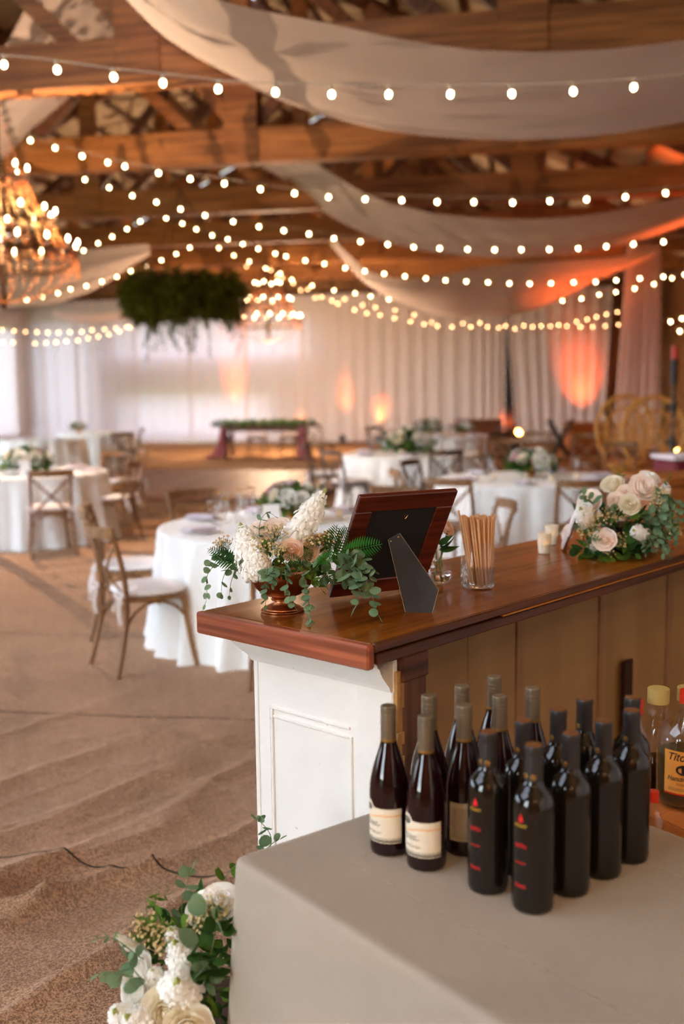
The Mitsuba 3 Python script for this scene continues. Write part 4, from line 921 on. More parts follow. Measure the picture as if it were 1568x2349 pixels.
for i, pts in enumerate([[(1510, 1150), (1535, 1170), (1540, 1200), (1530, 1230)], [(1480, 1210), (1500, 1235), (1520, 1262)], [(1460, 1200), (1475, 1235), (1480, 1265)], [(1500, 1130), (1525, 1135), (1550, 1160), (1558, 1195)], [(1380, 1210), (1360, 1230), (1350, 1262)], [(1490, 1150), (1510, 1180), (1512, 1215)], [(1490, 1180), (1515, 1200), (1528, 1235), (1535, 1268)], [(1480, 1190), (1500, 1215), (1508, 1250), (1540, 1275)], [(1500, 1170), (1530, 1185), (1548, 1210), (1552, 1245)], [(1470, 1185), (1488, 1200), (1490, 1235), (1500, 1262)], [(1500, 1150), (1540, 1140), (1562, 1165), (1575, 1190)], [(1360, 1160), (1340, 1135), (1325, 1130)], [(1500, 1200), (1520, 1222), (1522, 1252)]]):
    add_vine(fb, [b_(x, y, 3.48) for x, y in pts], 'euc_leaf', .034, .015, 40 + i, 'oval')
for i, pts in enumerate([[(1420, 1080), (1424, 1068), (1426, 1055)], [(1520, 1105), (1532, 1085), (1534, 1064)]]): add_vine(fb, [b_(x, y + 20, 3.6) for x, y in pts], 'green_leaf', .02, .008, 60 + i, 'long', label='upright yellow-green sprig')

# ------------------------------------------------------------------ flowers on the floor below the bar end
ff = thing('flower_arrangement', 'tall arrangement of white roses and greenery on the floor below the bar end', 'flowers')
gc = np.array([-.33, 2.36, 0.0])
obj('container', moved(lathe([(.0001, .008), (.09, .008), (.10, .02), (.10, .2), (.105, .22), (.115, .225), (.0001, .215)], 32), mat(gc)), 'dark_board', ff, smooth=40)
def c_(x, y, d=2.25): return at(x, y, d)
leaf_mass(ff, c_(430, 2230, 2.32), (.13, .12, .16), 240, .030, ('dark_leaf', 'green_leaf', 'dark_leaf'), 21, -1)
leaf_mass(ff, c_(480, 2170, 2.12), (.03, .03, .08), 30, .036, ('dark_leaf', 'euc_leaf'), 22, -1, ('round', 'oval'))
for i, (x, y, d, R, dr_, c) in enumerate([(468, 2082, 2.22, .046, (-.5, -.4, .9), 'white'), (510, 2068, 2.22, .042, (.2, -.5, 1), 'white'), (318, 2232, 2.2, .046, (-.8, -.6, .7), 'white'), (312, 2275, 2.18, .044, (-.8, -.8, .3), 'white'), (380, 2322, 2.12, .056, (0, -1, .35), 'cream'), (430, 2360, 2.1, .05, (.2, -1, .2), 'cream')]):
    add_rose(ff, c_(x, y, d), R, dr_, c, i, 'open white rose' if c == 'white' else 'cream rose')
for i, (a, b, w) in enumerate([((420, 2190, 2.22), (390, 2130, 2.18), .9), ((440, 2230, 2.2), (400, 2160, 2.14), .9), ((300, 2345, 2.16), (262, 2318, 2.1), 1.1), ((350, 2370, 2.14), (290, 2330, 2.08), 1.1), ((420, 2278, 2.16), (405, 2250, 2.08), 1.2), ((360, 2260, 2.2), (350, 2225, 2.16), 1.0), ((330, 2190, 2.25), (266, 2146, 2.2), .4)]): add_stock(ff, c_(*a), c_(*b), i, w)
for i, (x, y) in enumerate([(500, 2110), (486, 2125), (470, 2130), (385, 2180), (370, 2178), (345, 2150)]): add_filler(ff, c_(x, y, 2.2), .055, (rng.normal() * .3, -.4, 1), i)
for i, (pts, lf, sz, gp, kd) in enumerate([
    ([(428, 2150, 2.26), (416, 2100, 2.26), (420, 2060, 2.26), (432, 2015, 2.26), (440, 1992, 2.26)], 'euc_leaf', .036, .032, 'round'),
    ([(530, 2090, 2.3), (520, 2055, 2.3), (512, 2030, 2.3), (530, 1995, 2.3), (540, 1985, 2.3)], 'green_leaf', .034, .020, 'round'),
    ([(610, 2000, 2.5), (612, 1960, 2.5), (622, 1925, 2.5), (606, 1895, 2.5), (590, 1880, 2.5)], 'euc_leaf', .034, .030, 'round'), ([(600, 1990, 2.5), (600, 1965, 2.5), (618, 1940, 2.5), (640, 1925, 2.5)], 'euc_leaf', .034, .030, 'oval'),
    ([(380, 2170, 2.25), (345, 2115, 2.25), (335, 2080, 2.25), (345, 2050, 2.25)], 'green_leaf', .040, .020, 'long'), ([(370, 2190, 2.25), (350, 2140, 2.25), (330, 2130, 2.25), (310, 2140, 2.25)], 'green_leaf', .040, .022, 'long'), ([(390, 2180, 2.25), (372, 2120, 2.25), (355, 2070, 2.25), (380, 2052, 2.25)], 'green_leaf', .038, .022, 'long'),
    ([(330, 2200, 2.2), (280, 2165, 2.2), (245, 2150, 2.2), (222, 2155, 2.2)], 'euc_leaf', .026, .020, 'oval'), ([(310, 2240, 2.18), (270, 2232, 2.18), (245, 2228, 2.18), (226, 2234, 2.18)], 'euc_leaf', .036, .022, 'round'), ([(330, 2250, 2.16), (300, 2215, 2.16), (290, 2195, 2.16)], 'euc_leaf', .04, .024, 'oval'),
    ([(470, 2240, 2.12), (480, 2200, 2.12), (492, 2150, 2.12), (498, 2110, 2.12)], 'dark_leaf', .05, .022, 'round'), ([(440, 2150, 2.2), (425, 2135, 2.2), (415, 2125, 2.2)], 'green_leaf', .05, .022, 'oval')]):
    add_vine(ff, [c_(*p) for p in pts], lf, sz, gp, 80 + i, kd, stem=.0016, label='long leafy branch' if kd == 'long' else 'eucalyptus branch')
bv = thing('posy', 'single peach rose with dark leaves standing in the bud vase', 'flowers')
vp2 = vp + np.array([0, 0, .095])
add_rose(bv, vp2 + np.array([.022, 0, .075]), .030, (.7, -.6, .6), 'peach', 0, 'peach rose')
for i, (dx, dz) in enumerate([(.058, .015), (.05, .04), (.03, .055), (-.03, .03), (.062, .0), (.01, .02)]): put('leaf', 'long_dark_leaf', leaf_frame(vp2 + np.array([.0, -.004, .012 + .003 * i]), np.array([dx, -.015, dz - .01]), .062, .4 * i - 1, rng), bv)
for i, (dx, dy) in enumerate([(-.006, .004), (.006, -.004), (.001, .008)]): obj('stem', tube([vp + np.array([dx * 2 + .004, dy, .018]), vp + np.array([dx, dy, .07]), vp2 + np.array([.02 * (i - .5), 0, .045])], .0024, 6), 'stem', bv, smooth=True)
# ------------------------------------------------------------------ cross-back chairs
def arcpts(p, q, sag, ax, n=9):
    p, q, ax = np.asarray(p, float), np.asarray(q, float), np.asarray(ax, float); t = np.linspace(0, 1, n)
    return p + (q - p) * t[:, None] + ax * (sag * 4 * t * (1 - t))[:, None]
def chair_protos():
    seat = []
    an = np.linspace(0, 2 * PI, 28, endpoint=False)
    q = np.stack([.215 * np.sign(np.cos(an)) * np.abs(np.cos(an)) ** .62 * (1 + .06 * np.sin(an)), .205 * np.sign(np.sin(an)) * np.abs(np.sin(an)) ** .62], -1)
    ring = [np.c_[q * s, np.full(28, z)] for s, z in ((.93, .425), (1.0, .428), (1.02, .440), (1.0, .452), (.95, .455), (.01, .455))]
    v, f = grid(np.array([np.r_[r, r[:1]] for r in ring])[:, ::-1])
    yield 'seat', (v, f), 'chair_wood', 40
    ring = [np.c_[q * s, np.full(28, z)] for s, z in ((.01, .456), (.90, .457), (.97, .464), (.985, .478), (.95, .492), (.82, .500), (.4, .504), (.01, .505))]
    yield 'cushion', grid(np.array([np.r_[r, r[:1]] for r in ring])[:, ::-1]), 'cushion', True
    for s, nm in ((-1, 'rear_post_a'), (1, 'rear_post_b')):
        P = smooth_path([(s * .225, -.285, 0), (s * .208, -.235, .2), (s * .198, -.205, .44), (s * .196, -.225, .64), (s * .205, -.285, .86)], 22)
        yield nm, tube(P, np.interp(np.linspace(0, 1, 22), [0, .5, 1], [.0145, .0185, .0145]), 10), 'chair_wood', True
    for s, nm in ((-1, 'front_leg_a'), (1, 'front_leg_b')):
        yield nm, tube(smooth_path([(s * .205, .225, 0), (s * .182, .190, .22), (s * .172, .165, .43)], 12), np.linspace(.0145, .0185, 12), 10), 'chair_wood', True
    P = arcpts((-.215, -.280, .845), (.215, -.280, .845), -.055, (0, 1, 0), 15)
    yield 'top_rail', strip(P, .062, .024), 'chair_wood', 50
    for s, nm, o in ((-1, 'cross_brace_a', .0), (1, 'cross_brace_b', .011)):
        a, b = np.array([s * .195, -.262 + o, .80]), np.array([-s * .150, -.190 + o, .462]); yield nm, strip(arcpts(a, b, -.035, (0, 1, 0), 11), .022, .009, up=(1, 0, .0)), 'chair_wood', 50
    for s, nm in ((-1, 'side_hoop_a'), (1, 'side_hoop_b')):
        yield nm, tube(smooth_path([(s * .200, -.215, .25), (s * .185, -.14, .375), (s * .175, 0, .418), (s * .172, .10, .385), (s * .180, .185, .26)], 18), .0095, 7), 'chair_wood', True
    yield 'front_hoop', tube(smooth_path([(-.178, .182, .26), (-.12, .185, .385), (0, .18, .418), (.12, .185, .385), (.178, .182, .26)], 16), .0095, 7), 'chair_wood', True
    yield 'rear_hoop', tube(smooth_path([(-.202, -.225, .25), (-.13, -.205, .385), (0, -.20, .418), (.13, -.205, .385), (.202, -.225, .25)], 16), .0095, 7), 'chair_wood', True
    for s, nm in ((-1, 'tie_a'), (1, 'tie_b')):
        o = np.array([s * .20, -.235, .475]); ms = []
        for k in (-1, 1):
            ms.append(strip(smooth_path([o, o + [k * .03, -.012, .028], o + [k * .058, -.02, .01], o + [k * .034, -.018, -.006], o], 12), .020, .003, up=(0, 1, .2)))
            ms.append(strip(smooth_path([o, o + [k * .03, -.03, -.045], o + [k * .05 + .01, -.035, -.12 - .03 * k]], 10), .022, .003, up=(0, 1, .1)))
        ms.append(moved(ball(.015), frame(o, [1, 0, 0], [0, 1, 0], [0, 0, 1])))
        ms.append(tube([(s * .17, -.15, .475), (s * .19, -.19, .48), o], .006, 5))
        yield nm, join(ms), 'cushion', 50
CH = list(chair_protos())
for nm, m, b, s in CH:
    proto('chair_' + nm, m, b, smooth=s)
    if b == 'chair_wood': proto('darkchair_' + nm, m, 'chair_dark', smooth=s)
def chair(x, y, face, label, cushion=True, dark=False, group=None, ties=True):
    t = thing('dining_chair', label, 'chair', group or 'cross-back dining chairs'); M = mat((x, y, .012), math.atan2(face[1], face[0]) - PI / 2); cu = None
    for nm, m, b, s in CH:
        if nm in ('cushion', 'tie_a', 'tie_b'): continue
        put(nm[:-2] if nm[-2:] in ('_a', '_b') else nm, ('darkchair_' if dark else 'chair_') + nm, M, t)
    if cushion:
        cu = put('cushion', 'chair_cushion', M, t, label='white seat cushion tied on with bows')
        if ties: put('tie', 'chair_tie_a', M, cu); put('tie', 'chair_tie_b', M, cu)
def toward(x, y, T): return (T[0] - x, T[1] - y)

# ------------------------------------------------------------------ round tables
def cloth_mesh(R, H, folds, seed, n=260):
    r = np.random.default_rng(seed); an = np.linspace(0, 2 * PI, n + 1)
    f1 = np.sin(an * folds + 1.5 * np.sin(an * 3 + seed)); f2 = np.sin(an * (folds * 2 + 3) + seed)
    rows = []
    for rad, z, a in ((.001, 0, 0), (.5, 0, 0), (.97, 0, 0), (.995, -.003, 0), (1.004, -.012, .003), (1.008, -.04, .008), (1.015, -.14, .016), (1.03, -.30, .030), (1.05, -.50, .042), (1.07, -.68, .050), (1.085, -H + .004, .056)):
        rr = R * rad + a * f1 + a * .35 * f2; rows.append(np.stack([rr * np.cos(an), rr * np.sin(an), np.full(n + 1, H + z)], -1))
    v, f = grid(np.array(rows)[:, ::-1]); return v, f
proto('plate', lathe([(.0001, .003), (.07, .002), (.085, .004), (.132, .016), (.133, .018), (.085, .008), (.07, .006), (.0001, .006)], 32), 'china', smooth=40)
nv = join([moved(box((-.055, -.105, 0), (.055, .105, .012), .004), mat()), moved(box((-.052, -.10, .012), (.056, .09, .020), .004), mat())])
proto('napkin', nv, 'napkin'); proto('menu_card', box((-.045, -.085, 0), (.045, .085, .0015), .0004), 'label_paper')
proto('flute', lathe([(.0001, .002), (.030, .001), (.032, .003), (.006, .007), (.0045, .02), (.0045, .075), (.010, .085), (.022, .12), (.0265, .17), (.0275, .225)], 20), 'clear_glass', smooth=True)
proto('goblet', lathe([(.0001, .002), (.033, .001), (.035, .003), (.006, .007), (.005, .02), (.005, .06), (.014, .068), (.034, .095), (.038, .13), (.034, .165)], 20), 'clear_glass', smooth=True)
proto('goldrim', lathe([(.0280, .219), (.0284, .220), (.0284, .2255), (.0280, .2265), (.0272, .2255), (.0272, .220)], 20), 'brass', smooth=True)
proto('place_card', prism([(-.05, 0), (.05, 0), (0, .11)], frame((0, .055, 0), [0, 1, 0], [0, 0, 1], [1, 0, 0]), .08), 'white_matte')
proto('table_number', box((-.055, -.004, 0), (.055, .004, .17), .001), 'white_matte')
proto('gold_bowl', lathe([(.0001, .002), (.055, 0), (.056, .004), (.03, .012), (.025, .03), (.05, .045), (.105, .085), (.110, .11), (.104, .108), (.05, .052), (.0001, .048)], 28), 'brass', smooth=40)
for s_ in range(2):
    lm = []; r9 = np.random.default_rng(50 + s_)
    for i in range(230):
        d = unit(r9.normal(size=3)); d[2] = max(d[2], -.25); p = d * np.array([1.15, 1.15, .55]) * (.5 + .5 * r9.random())
        lm.append(moved(leaf_round(8, .2, .6) if i % 3 else leaf_long(.2, .2, 4), leaf_frame(p, d + r9.normal(size=3) * .7, .26 * (.7 + .6 * r9.random()), r9.normal(), r9)))
    proto(f'greenery_{s_}', join(lm), ('dark_leaf', 'green_leaf')[s_], smooth=True)
def centrepiece(p, label, size=.17, seed=0, bowl=True, group='low table centrepieces'):
    t = thing('centrepiece', label, 'flowers', group); r = np.random.default_rng(seed); M = mat(p)
    if bowl: put('gold_bowl', 'gold_bowl', M, t)
    c = np.asarray(p) + [0, 0, .13]
    put('greenery', f'greenery_{0}', mat(c, seed, size), t, kind='stuff'); put('greenery', 'greenery_1', mat(c, seed + 2, size * .95), t, kind='stuff')
    cols = ['white', 'blush', 'white', 'pink', 'cream', 'white', 'blush', 'white', 'cream', 'pink', 'white', 'white']
    for i, cl in enumerate(cols):
        a = i * 2.4 + r.random(); e = .15 + .75 * ((i * .618) % 1); d = np.array([math.cos(a) * math.cos(e), math.sin(a) * math.cos(e), math.sin(e)])
        put('rose', f'rose_{cl}_{i % 2}', axis_mat(c + d * np.array([1.1, 1.1, .75]) * size * .85, d, size * (.27 + .1 * r.random()), i), t)
TBL = {}
def round_table(name_, x, y, R, H, folds, seed, label, cloth_label):
    t = thing('round_table', label, 'table', 'round dining tables')
    obj('table_board', lathe([(.0001, H - .03), (R - .01, H - .03), (R - .006, H - .018), (R - .01, H - .006), (.0001, H - .006)], 40), 'table_wood', t, M=mat((x, y, 0)))
    for k in range(4): a = .4 + k * PI / 2; obj('leg', box((-.02, -.02, .012), (.02, .02, H - .03), .003), 'table_wood', t, M=mat((x + .62 * R * math.cos(a), y + .62 * R * math.sin(a), 0)))
    obj('tablecloth', cloth_mesh(R, H, folds, seed), 'linen', smooth=True, M=mat((x, y, .0)), label=cloth_label, cat='tablecloth', group='floor-length ivory tablecloths')
    TBL[name_] = (x, y, R, H)
def setting(tb, where, angles, glasses=True, votives=(), seed=0):
    x, y, R, H = TBL[tb]; r = np.random.default_rng(seed)
    def P(a, q): return np.array([x + q * math.cos(a), y + q * math.sin(a), H + .001])
    for a in angles:
        put('dinner_plate', 'plate', mat(P(a, R - .20), a), label=f'white dinner plate under a folded napkin {where}', cat='plate', group=f'dinner plates {where}')
        put('napkin', 'napkin', mat(P(a, R - .20) + [0, 0, .0185], a + PI / 2 + .2 * r.normal()), label=f'folded lilac-grey napkin on a plate {where}', cat='napkin', group=f'napkins {where}')
        if glasses:
            for k, (da, q, g) in enumerate(((.20, .42, 'flute'), (.36, .36, 'goblet'))):
                M = mat(P(a + da, R - q)); t = put('champagne_flute' if g == 'flute' else 'goblet', g, M, label=f'clear {"tall champagne flute" if g == "flute" else "stemmed goblet"} {where}', cat='glass', group=f'{g}s {where}')
    for i, (a, q) in enumerate(votives): votive(P(a, q), f'lit frosted votive candle {where}', f'votive candles {where}')

round_table('T1', -.31, 7.02, .915, .765, 19, 1, 'round table nearest the bar, left of the copper bowl, under an ivory cloth', 'ivory floor-length cloth on the table left of the copper bowl')
round_table('T2', -3.55, 11.85, .915, .765, 17, 2, 'round table at the left edge of the photo in front of another', 'ivory cloth on the round table at the left edge, behind the empty chair back')
round_table('T4', 1.84, 10.30, .915, .765, 18, 4, 'round table behind the straw tumbler and votive candles', 'ivory cloth on the table behind the straw tumbler')
round_table('T5', .95, 14.35, .915, .765, 18, 5, 'round table behind the top of the picture frame, third back on the right', 'ivory cloth on the table above the picture frame')
t3 = at(88, 993, 20.0); round_table('T3', t3[0], t3[1], .85, .765, 18, 3, 'round table far back on the left, against the bright drapes', 'ivory cloth on the left of the two far left tables')
t3 = at(220, 990, 22.6); round_table('T3b', t3[0], t3[1], .80, .765, 18, 7, 'second round table far back on the left, right beside another', 'ivory cloth on the right one of the two far left tables')
t6 = at(1010, 996, 19.4); round_table('T6', t6[0], t6[1], .915, .765, 18, 6, 'round table farthest back on the right, before the orange uplights', 'ivory cloth on the farthest right-hand table, mostly hidden by flowers')
setting('T1', 'on the table left of the copper bowl', [2.75, 3.72, 4.6, .2, 1.1, 2.0], votives=[(1.9, .3), (.6, .35)], seed=1)
setting('T2', 'on the table at the left edge', [0.0, .9, -.9, -1.9, 1.8, 2.7], votives=[(-.6, .35)], seed=2)
setting('T4', 'on the table behind the straw tumbler', [3.5, 4.45, 5.4, .1, 1.0, 2.2], votives=[(3.6, .42), (4.9, .55), (5.6, .5)], seed=4)
setting('T5', 'on the table above the picture frame', [3.6, 4.6, 5.5, .4, 1.5, 2.6], votives=[(4.3, .4)], seed=5)
setting('T6', 'on the farthest right-hand table', [3.6, 4.6, 5.5, .4], votives=[(4.3, .4)], seed=6)
setting('T3', 'on the far left table', [3.6, 4.6, 5.5], seed=7)
centrepiece(np.array([TBL['T1'][0] - .02, TBL['T1'][1] + .10, .766]), 'low bowl of white, lilac and blush flowers on the table left of the picture frame', .20, 1)
centrepiece(np.array([at(62, 1050, 11.6)[0], 11.6, .766]), 'low bowl of white and blush flowers on the table at the left edge', .25, 2)
centrepiece(np.array([TBL['T4'][0] + .02, TBL['T4'][1] + .02, .766]), 'low gold bowl of white and pink flowers on the table behind the straw tumbler', .23, 3)
centrepiece(np.array([TBL['T5'][0] - .05, TBL['T5'][1] - .05, .766]), 'full bowl of white and blush flowers on the table behind the picture frame', .33, 4)
centrepiece(np.array([TBL['T3b'][0] - .35, TBL['T3b'][1] - .1, .766]), 'small bowl of white flowers on the far left tables', .16, 5)
centrepiece(np.array([TBL['T6'][0] - .25, TBL['T6'][1], .766]), 'tall loose bowl of flowers on the farthest right-hand table', .26, 6); centrepiece(np.array([TBL['T6'][0] + .45, TBL['T6'][1] + .1, .766]), 'small bowl of pale flowers at the right end of the farthest table', .18, 7)
for tb, p, l in (('T2', at(57, 1065, 11.3), 'white table number card in front of the flowers on the table at the left edge'), ('T1', at(622, 1188, 6.75), 'white table number card on the table left of the picture frame')):
    k = thing('table_number', l, 'card'); put('card', 'table_number', mat((p[0], p[1], .766), .15), k)
for i, (px, py, d) in enumerate([(500, 1160, 7.0), (548, 1150, 7.2), (520, 1192, 6.6), (574, 1155, 7.3)]):
    p = at(px, py, d); M = mat((p[0], p[1], .766)); k = thing('gold_rim_glass', 'tall clear glass with a gold rim on the table left of the copper bowl', 'glass', 'gold rimmed glasses'); put('glass_body', 'flute', M, k); put('gold_rim', 'goldrim', M, k)

T1, T2, T4_, T5 = TBL['T1'], TBL['T2'], TBL['T4'], TBL['T5']
chair(-1.185, 6.280, (.84, .545), 'cross-back chair nearest the camera, left of the bar, with a white cushion tied by bows')
chair(-1.44, 7.16, (.985, .17), 'cross-back chair right behind the nearest one, its cushion partly under the tablecloth')
chair(-1.02, 8.02, toward(-1.0, 8.05, T1), 'cross-back chair on the far side of the table left of the copper bowl', cushion=False)
chair(-.30, 5.93, toward(-.3, 5.93, T1), 'cross-back chair mostly hidden behind the white bar end')
chair(.84, 7.15, toward(.75, 7.15, T1), 'cross-back chair side-on right of the picture frame, behind the straws', cushion=False)
chair(.27, 8.02, toward(.28, 8.0, T1), 'cross-back chair whose top rail shows just above the picture frame', cushion=False)
chair(-2.99, 10.74, toward(-2.97, 10.5, (-3.5, 11.9)), 'cross-back chair seen from behind at the table at the left edge')
chair(-2.58, 11.72, (-.98, .12), 'cross-back chair side-on at the right of the left-edge table, white ties on its back')
chair(-2.95, 13.2, (-.3, -.95), 'cross-back chair facing the camera on the far side of the left-edge table', cushion=False)
p = at(322, 1130, 13.8); chair(p[0] - .25, p[1] + .1, (-.9, -.4), 'cross-back chair half hidden behind the one at the right of the left-edge table')
chair(1.07, 9.22, toward(1.0, 9.0, T4_), 'cross-back chair seen from behind between the picture frame and the straws', cushion=False)
chair(1.98, 8.98, (-.03, 1), 'cross-back chair seen from behind, its rail left of the large bar flowers', cushion=False)
chair(.80, 10.05, (1, .12), 'light cross-back chair side-on at the left of the table behind the straws', cushion=False)
chair(.98, 11.15, (.85, -.5), 'dark cross-back chair side-on at the left of the table behind the straws', cushion=False, dark=True)
chair(1.22, 13.2, toward(1.22, 13.2, T5), 'cross-back chair seen from behind at the table behind the picture frame', cushion=False, dark=True)
chair(-.20, 14.75, (1, -.1), 'chair with a white cushion at the far left of the table behind the picture frame', dark=True)
chair(.08, 13.42, (.75, .6), 'chair with a white cushion at the near left of the table behind the picture frame', dark=True)
for px, d, l in ((880, 20.6, 'dark chair left of the farthest right-hand table'), (1128, 20.0, 'dark chair right of the farthest right-hand table'), (1045, 21.0, 'dark chair behind the farthest right-hand table'), (1120, 18.2, 'wooden chair before the uplight on the right')):
    p = at(px, 1000, d); chair(p[0], p[1], toward(p[0], p[1], TBL['T6']), l, cushion=False, dark=True)
for px, d, f, l in ((18, 21.8, (.8, .3), 'dark chair at the left edge against the bright drapes'), (292, 21.4, (-1, -.2), 'dark chair right of the far left tables'), (268, 19.8, (-.5, .8), 'chair in front of the far left tables')):
    p = at(px, 1010, d); chair(p[0], p[1], f, l, cushion=False, dark=True)
for px, d, l in ((738, 22.5, 'dark wooden chair between the head table and the right-hand tables'), (1225, 17.5, 'wooden chair behind the flowers of the table behind the straws'), (1160, 15.2, 'wooden chair left behind the table behind the straws'), (1340, 16.5, 'wooden chair in front of the fan-back rattan chairs'), (1420, 14.0, 'wooden chair below the fan-back rattan chairs')):
    p = at(px, 1050, d); chair(p[0], p[1], (-.3 if px > 1000 else .8, -.9), l, cushion=False)

# ------------------------------------------------------------------ head table with garland and pink cloth
h0_, h1_ = W(-7.42, 25.0, 0), W(-5.22, 25.0, 0); hx = unit(h1_ - h0_); hy = np.cross([0, 0, 1.0], hx); HM = frame((h0_ + h1_) / 2, hx, hy, [0, 0, 1])
ht = thing('farm_table', 'narrow dark wooden head table under a garland beyond the dance floor', 'table')
obj('table_top', moved(box((-1.05, -.36, .72), (1.05, .36, .77), .008), HM), 'table_wood', ht)
obj('apron', moved(box((-.95, -.30, .63), (.95, .30, .72), .006), HM), 'table_wood', ht)
for x in (-.92, .92):
    for y in (-.27, .27): obj('leg', moved(box((x - .045, y - .045, 0), (x + .045, y + .045, .64), .006), HM), 'table_wood', ht)
gt = thing('garland', 'leafy green garland with white roses along the head table', 'garland')
for i in range(11):
    x = -1.05 + i * .21; put('greenery', f'greenery_{i % 2}', moved_M := HM @ mat((x, -.16 + .05 * math.sin(i * 2), .80), i, (.22, .24, .20)), gt, kind='stuff')
for i in range(8): put('rose', f'rose_white_{i % 2}', HM @ axis_mat((-.85 + i * .25, -.26, .86 - .03 * (i % 3)), (0, -1, .5), .075), gt)
for sd, tx in ((-1, 'left'), (1, 'right')):
    n = 40; u, w = np.linspace(0, 1, n), np.linspace(0, 1, 14); P = np.zeros((14, n, 3))
    for k, v in enumerate(w):
        wd = .10 + .36 * v ** 2; P[k, :, 0] = sd * (.98 + .10 * v ** 2) + (u - .5) * wd + (sd * .25 * max(0, v - .85) * 4 if sd < 0 else 0); P[k, :, 1] = -.37 - .08 * v + .03 * np.sin(u * 22) * (.3 + v); P[k, :, 2] = .778 - .775 * v ** .9
    obj('table_runner', moved(grid(P), HM), 'pink_cloth', smooth=True, label=f'dusty pink cloth trailing to the floor at the {tx} end of the head table', cat='cloth')
for i, x in enumerate((-.40, .42)):
    q = (HM @ np.array([x, .68, 0, 1]))[:3]; chair(q[0], q[1], -hy[:2], f'chair behind the head table, the {"left" if i == 0 else "right"} of two', group='chairs behind the head table')

# ------------------------------------------------------------------ fan-back rattan chairs, stands and stools at the right
def peacock(p, face, label):
    t = thing('rattan_chair', label, 'chair', 'fan-back rattan chairs'); M = mat(p, math.atan2(face[1], face[0]) - PI / 2)
    def o(n, m, **k): obj(n, moved(m, M), 'rattan', t, smooth=40, **k)
    def hoop(R1, R2, z0): an = np.linspace(-.30 * PI, 1.30 * PI, 36); return np.stack([R1 * np.cos(an), -.24 - .12 * (np.sin(an) + 1) / 2, z0 + R2 * np.sin(an)], -1)
    o('outer_hoop', tube(hoop(.42, .50, .98), .034, 8)); o('inner_hoop', tube(hoop(.29, .36, .93), .020, 6)); o('centre_hoop', tube(hoop(.14, .2, .87), .018, 6))
    for i in range(13):
        a = -.12 * PI + i * 1.24 * PI / 12; o('spoke', tube([(.12 * math.cos(a), -.26, .70 + .08 * math.sin(a)), (.41 * math.cos(a), -.30 - .05 * math.sin(a), .98 + .49 * math.sin(a))], .014, 5))
    o('seat', lathe([(.0001, .40), (.25, .40), (.29, .42), (.29, .46), (.25, .47), (.0001, .47)], 28)); o('base', lathe([(.30, .0), (.31, .03), (.24, .12), (.17, .22), (.20, .33), (.27, .42), (.25, .42), (.18, .33), (.15, .22), (.22, .12), (.28, .0)], 28))
    for s in (-1, 1): o('arm', tube(smooth_path([(s * .40, -.26, .80), (s * .38, .0, .72), (s * .32, .18, .62), (s * .27, .14, .45)], 14), .020, 7))
for px, d, l in ((1432, 16.2, 'left one of two fan-back rattan chairs in front of the gathered drape'), (1500, 14.6, 'right one of two fan-back rattan chairs, nearer the black stand')):
    p = at(px, 1000, d); peacock((p[0], p[1], .0), (-.25, -.97), l)
st = thing('folding_stand', 'black X-shaped folding stand against the back drapes', 'stand'); p = at(1284, 1000, 24.2)
for s, nm in ((-1, 0), (1, 1)):
    for y in (-.18, .18): obj('leg', beam((p[0] - s * .20, p[1] + y, .02), (p[0] + s * .26, p[1] + y, .86), .05, .07, up=(0, 1, 0)), 'black_metal', st)
    obj('cross_bar', beam((p[0] + s * .25, p[1] - .2, .83), (p[0] + s * .25, p[1] + .2, .83), .04, .04), 'black_metal', st)
ls = thing('light_stand', 'tall black stand at the right edge beside the gathered drape', 'stand'); p = at(1542, 1000, 11.2); q = np.array([p[0], p[1], 0])
obj('pole', tube([q + [0, 0, .2], q + [0, 0, 1.9]], .014, 10), 'black_metal', ls); obj('lower_tube', tube([q + [0, 0, .25], q + [0, 0, 1.05]], .024, 10), 'black_metal', ls)
for z in (1.05, 1.42): obj('clamp', tube([q + [0, 0, z - .05], q + [0, 0, z + .05]], .036, 10), 'black_metal', ls); obj('knob', tube([q + [-.03, 0, z], q + [-.09, 0, z]], .016, 8), 'black_metal', ls)
for k in range(3): a = k * 2.1 + .4; obj('leg', tube([q + [0, 0, .62], q + [.5 * math.cos(a), .5 * math.sin(a), .01]], .013, 8), 'black_metal', ls)
obj('head', tube([q + [0, 0, 1.66], q + [0, 0, 1.92]], .040, 12), 'black_metal', ls); obj('lamp_cap', tube([q + [0, 0, 1.92], q + [0, 0, 2.06]], .034, 12), 'red_cap', ls, label='orange cap')
cabp = at(1610, 1180, 7.2); CM_ = mat((cabp[0], cabp[1], 0), .25)
cab = thing('wooden_cabinet', 'reddish wooden cabinet beyond the bar at the right edge', 'cabinet')
obj('cabinet_body', moved(box((-.42, -.25, .0), (.6, .25, 1.02), .006), CM_), 'crate_wood', cab); obj('shelf_gap', moved(box((-.36, -.256, .70), (.55, -.2, .76), .003), CM_), 'dark_board', cab, label='dark strip'); obj('cabinet_top', moved(box((-.46, -.30, 1.02), (.64, .30, 1.06), .006), CM_), 'crate_wood', cab)  # the dark piece is a strip set on the cabinet front
pb = at(1590, 1085, 9.0); obj('burgundy_box', moved(box((-.28, -.2, 0), (.35, .2, 1.03), .02), mat((pb[0], pb[1], 0), .2)), 'burgundy', label='burgundy covered stand at the right edge behind the bar flowers', cat='stand')
obj('white_tray', moved(box((-.30, -.2, 1.03), (.35, .2, 1.07), .01), mat((pb[0], pb[1], 0), .2)), 'napkin', label='pale folded cloth on the burgundy stand at the right edge', cat='cloth')
wc = at(1346, 985, 25.5); obj('wooden_crate', moved(box((-.5, -.3, 0), (.5, .3, .75), .015), mat((wc[0], wc[1], 0))), 'crate_wood', label='wooden crate beside the black X-shaped stand', cat='crate')
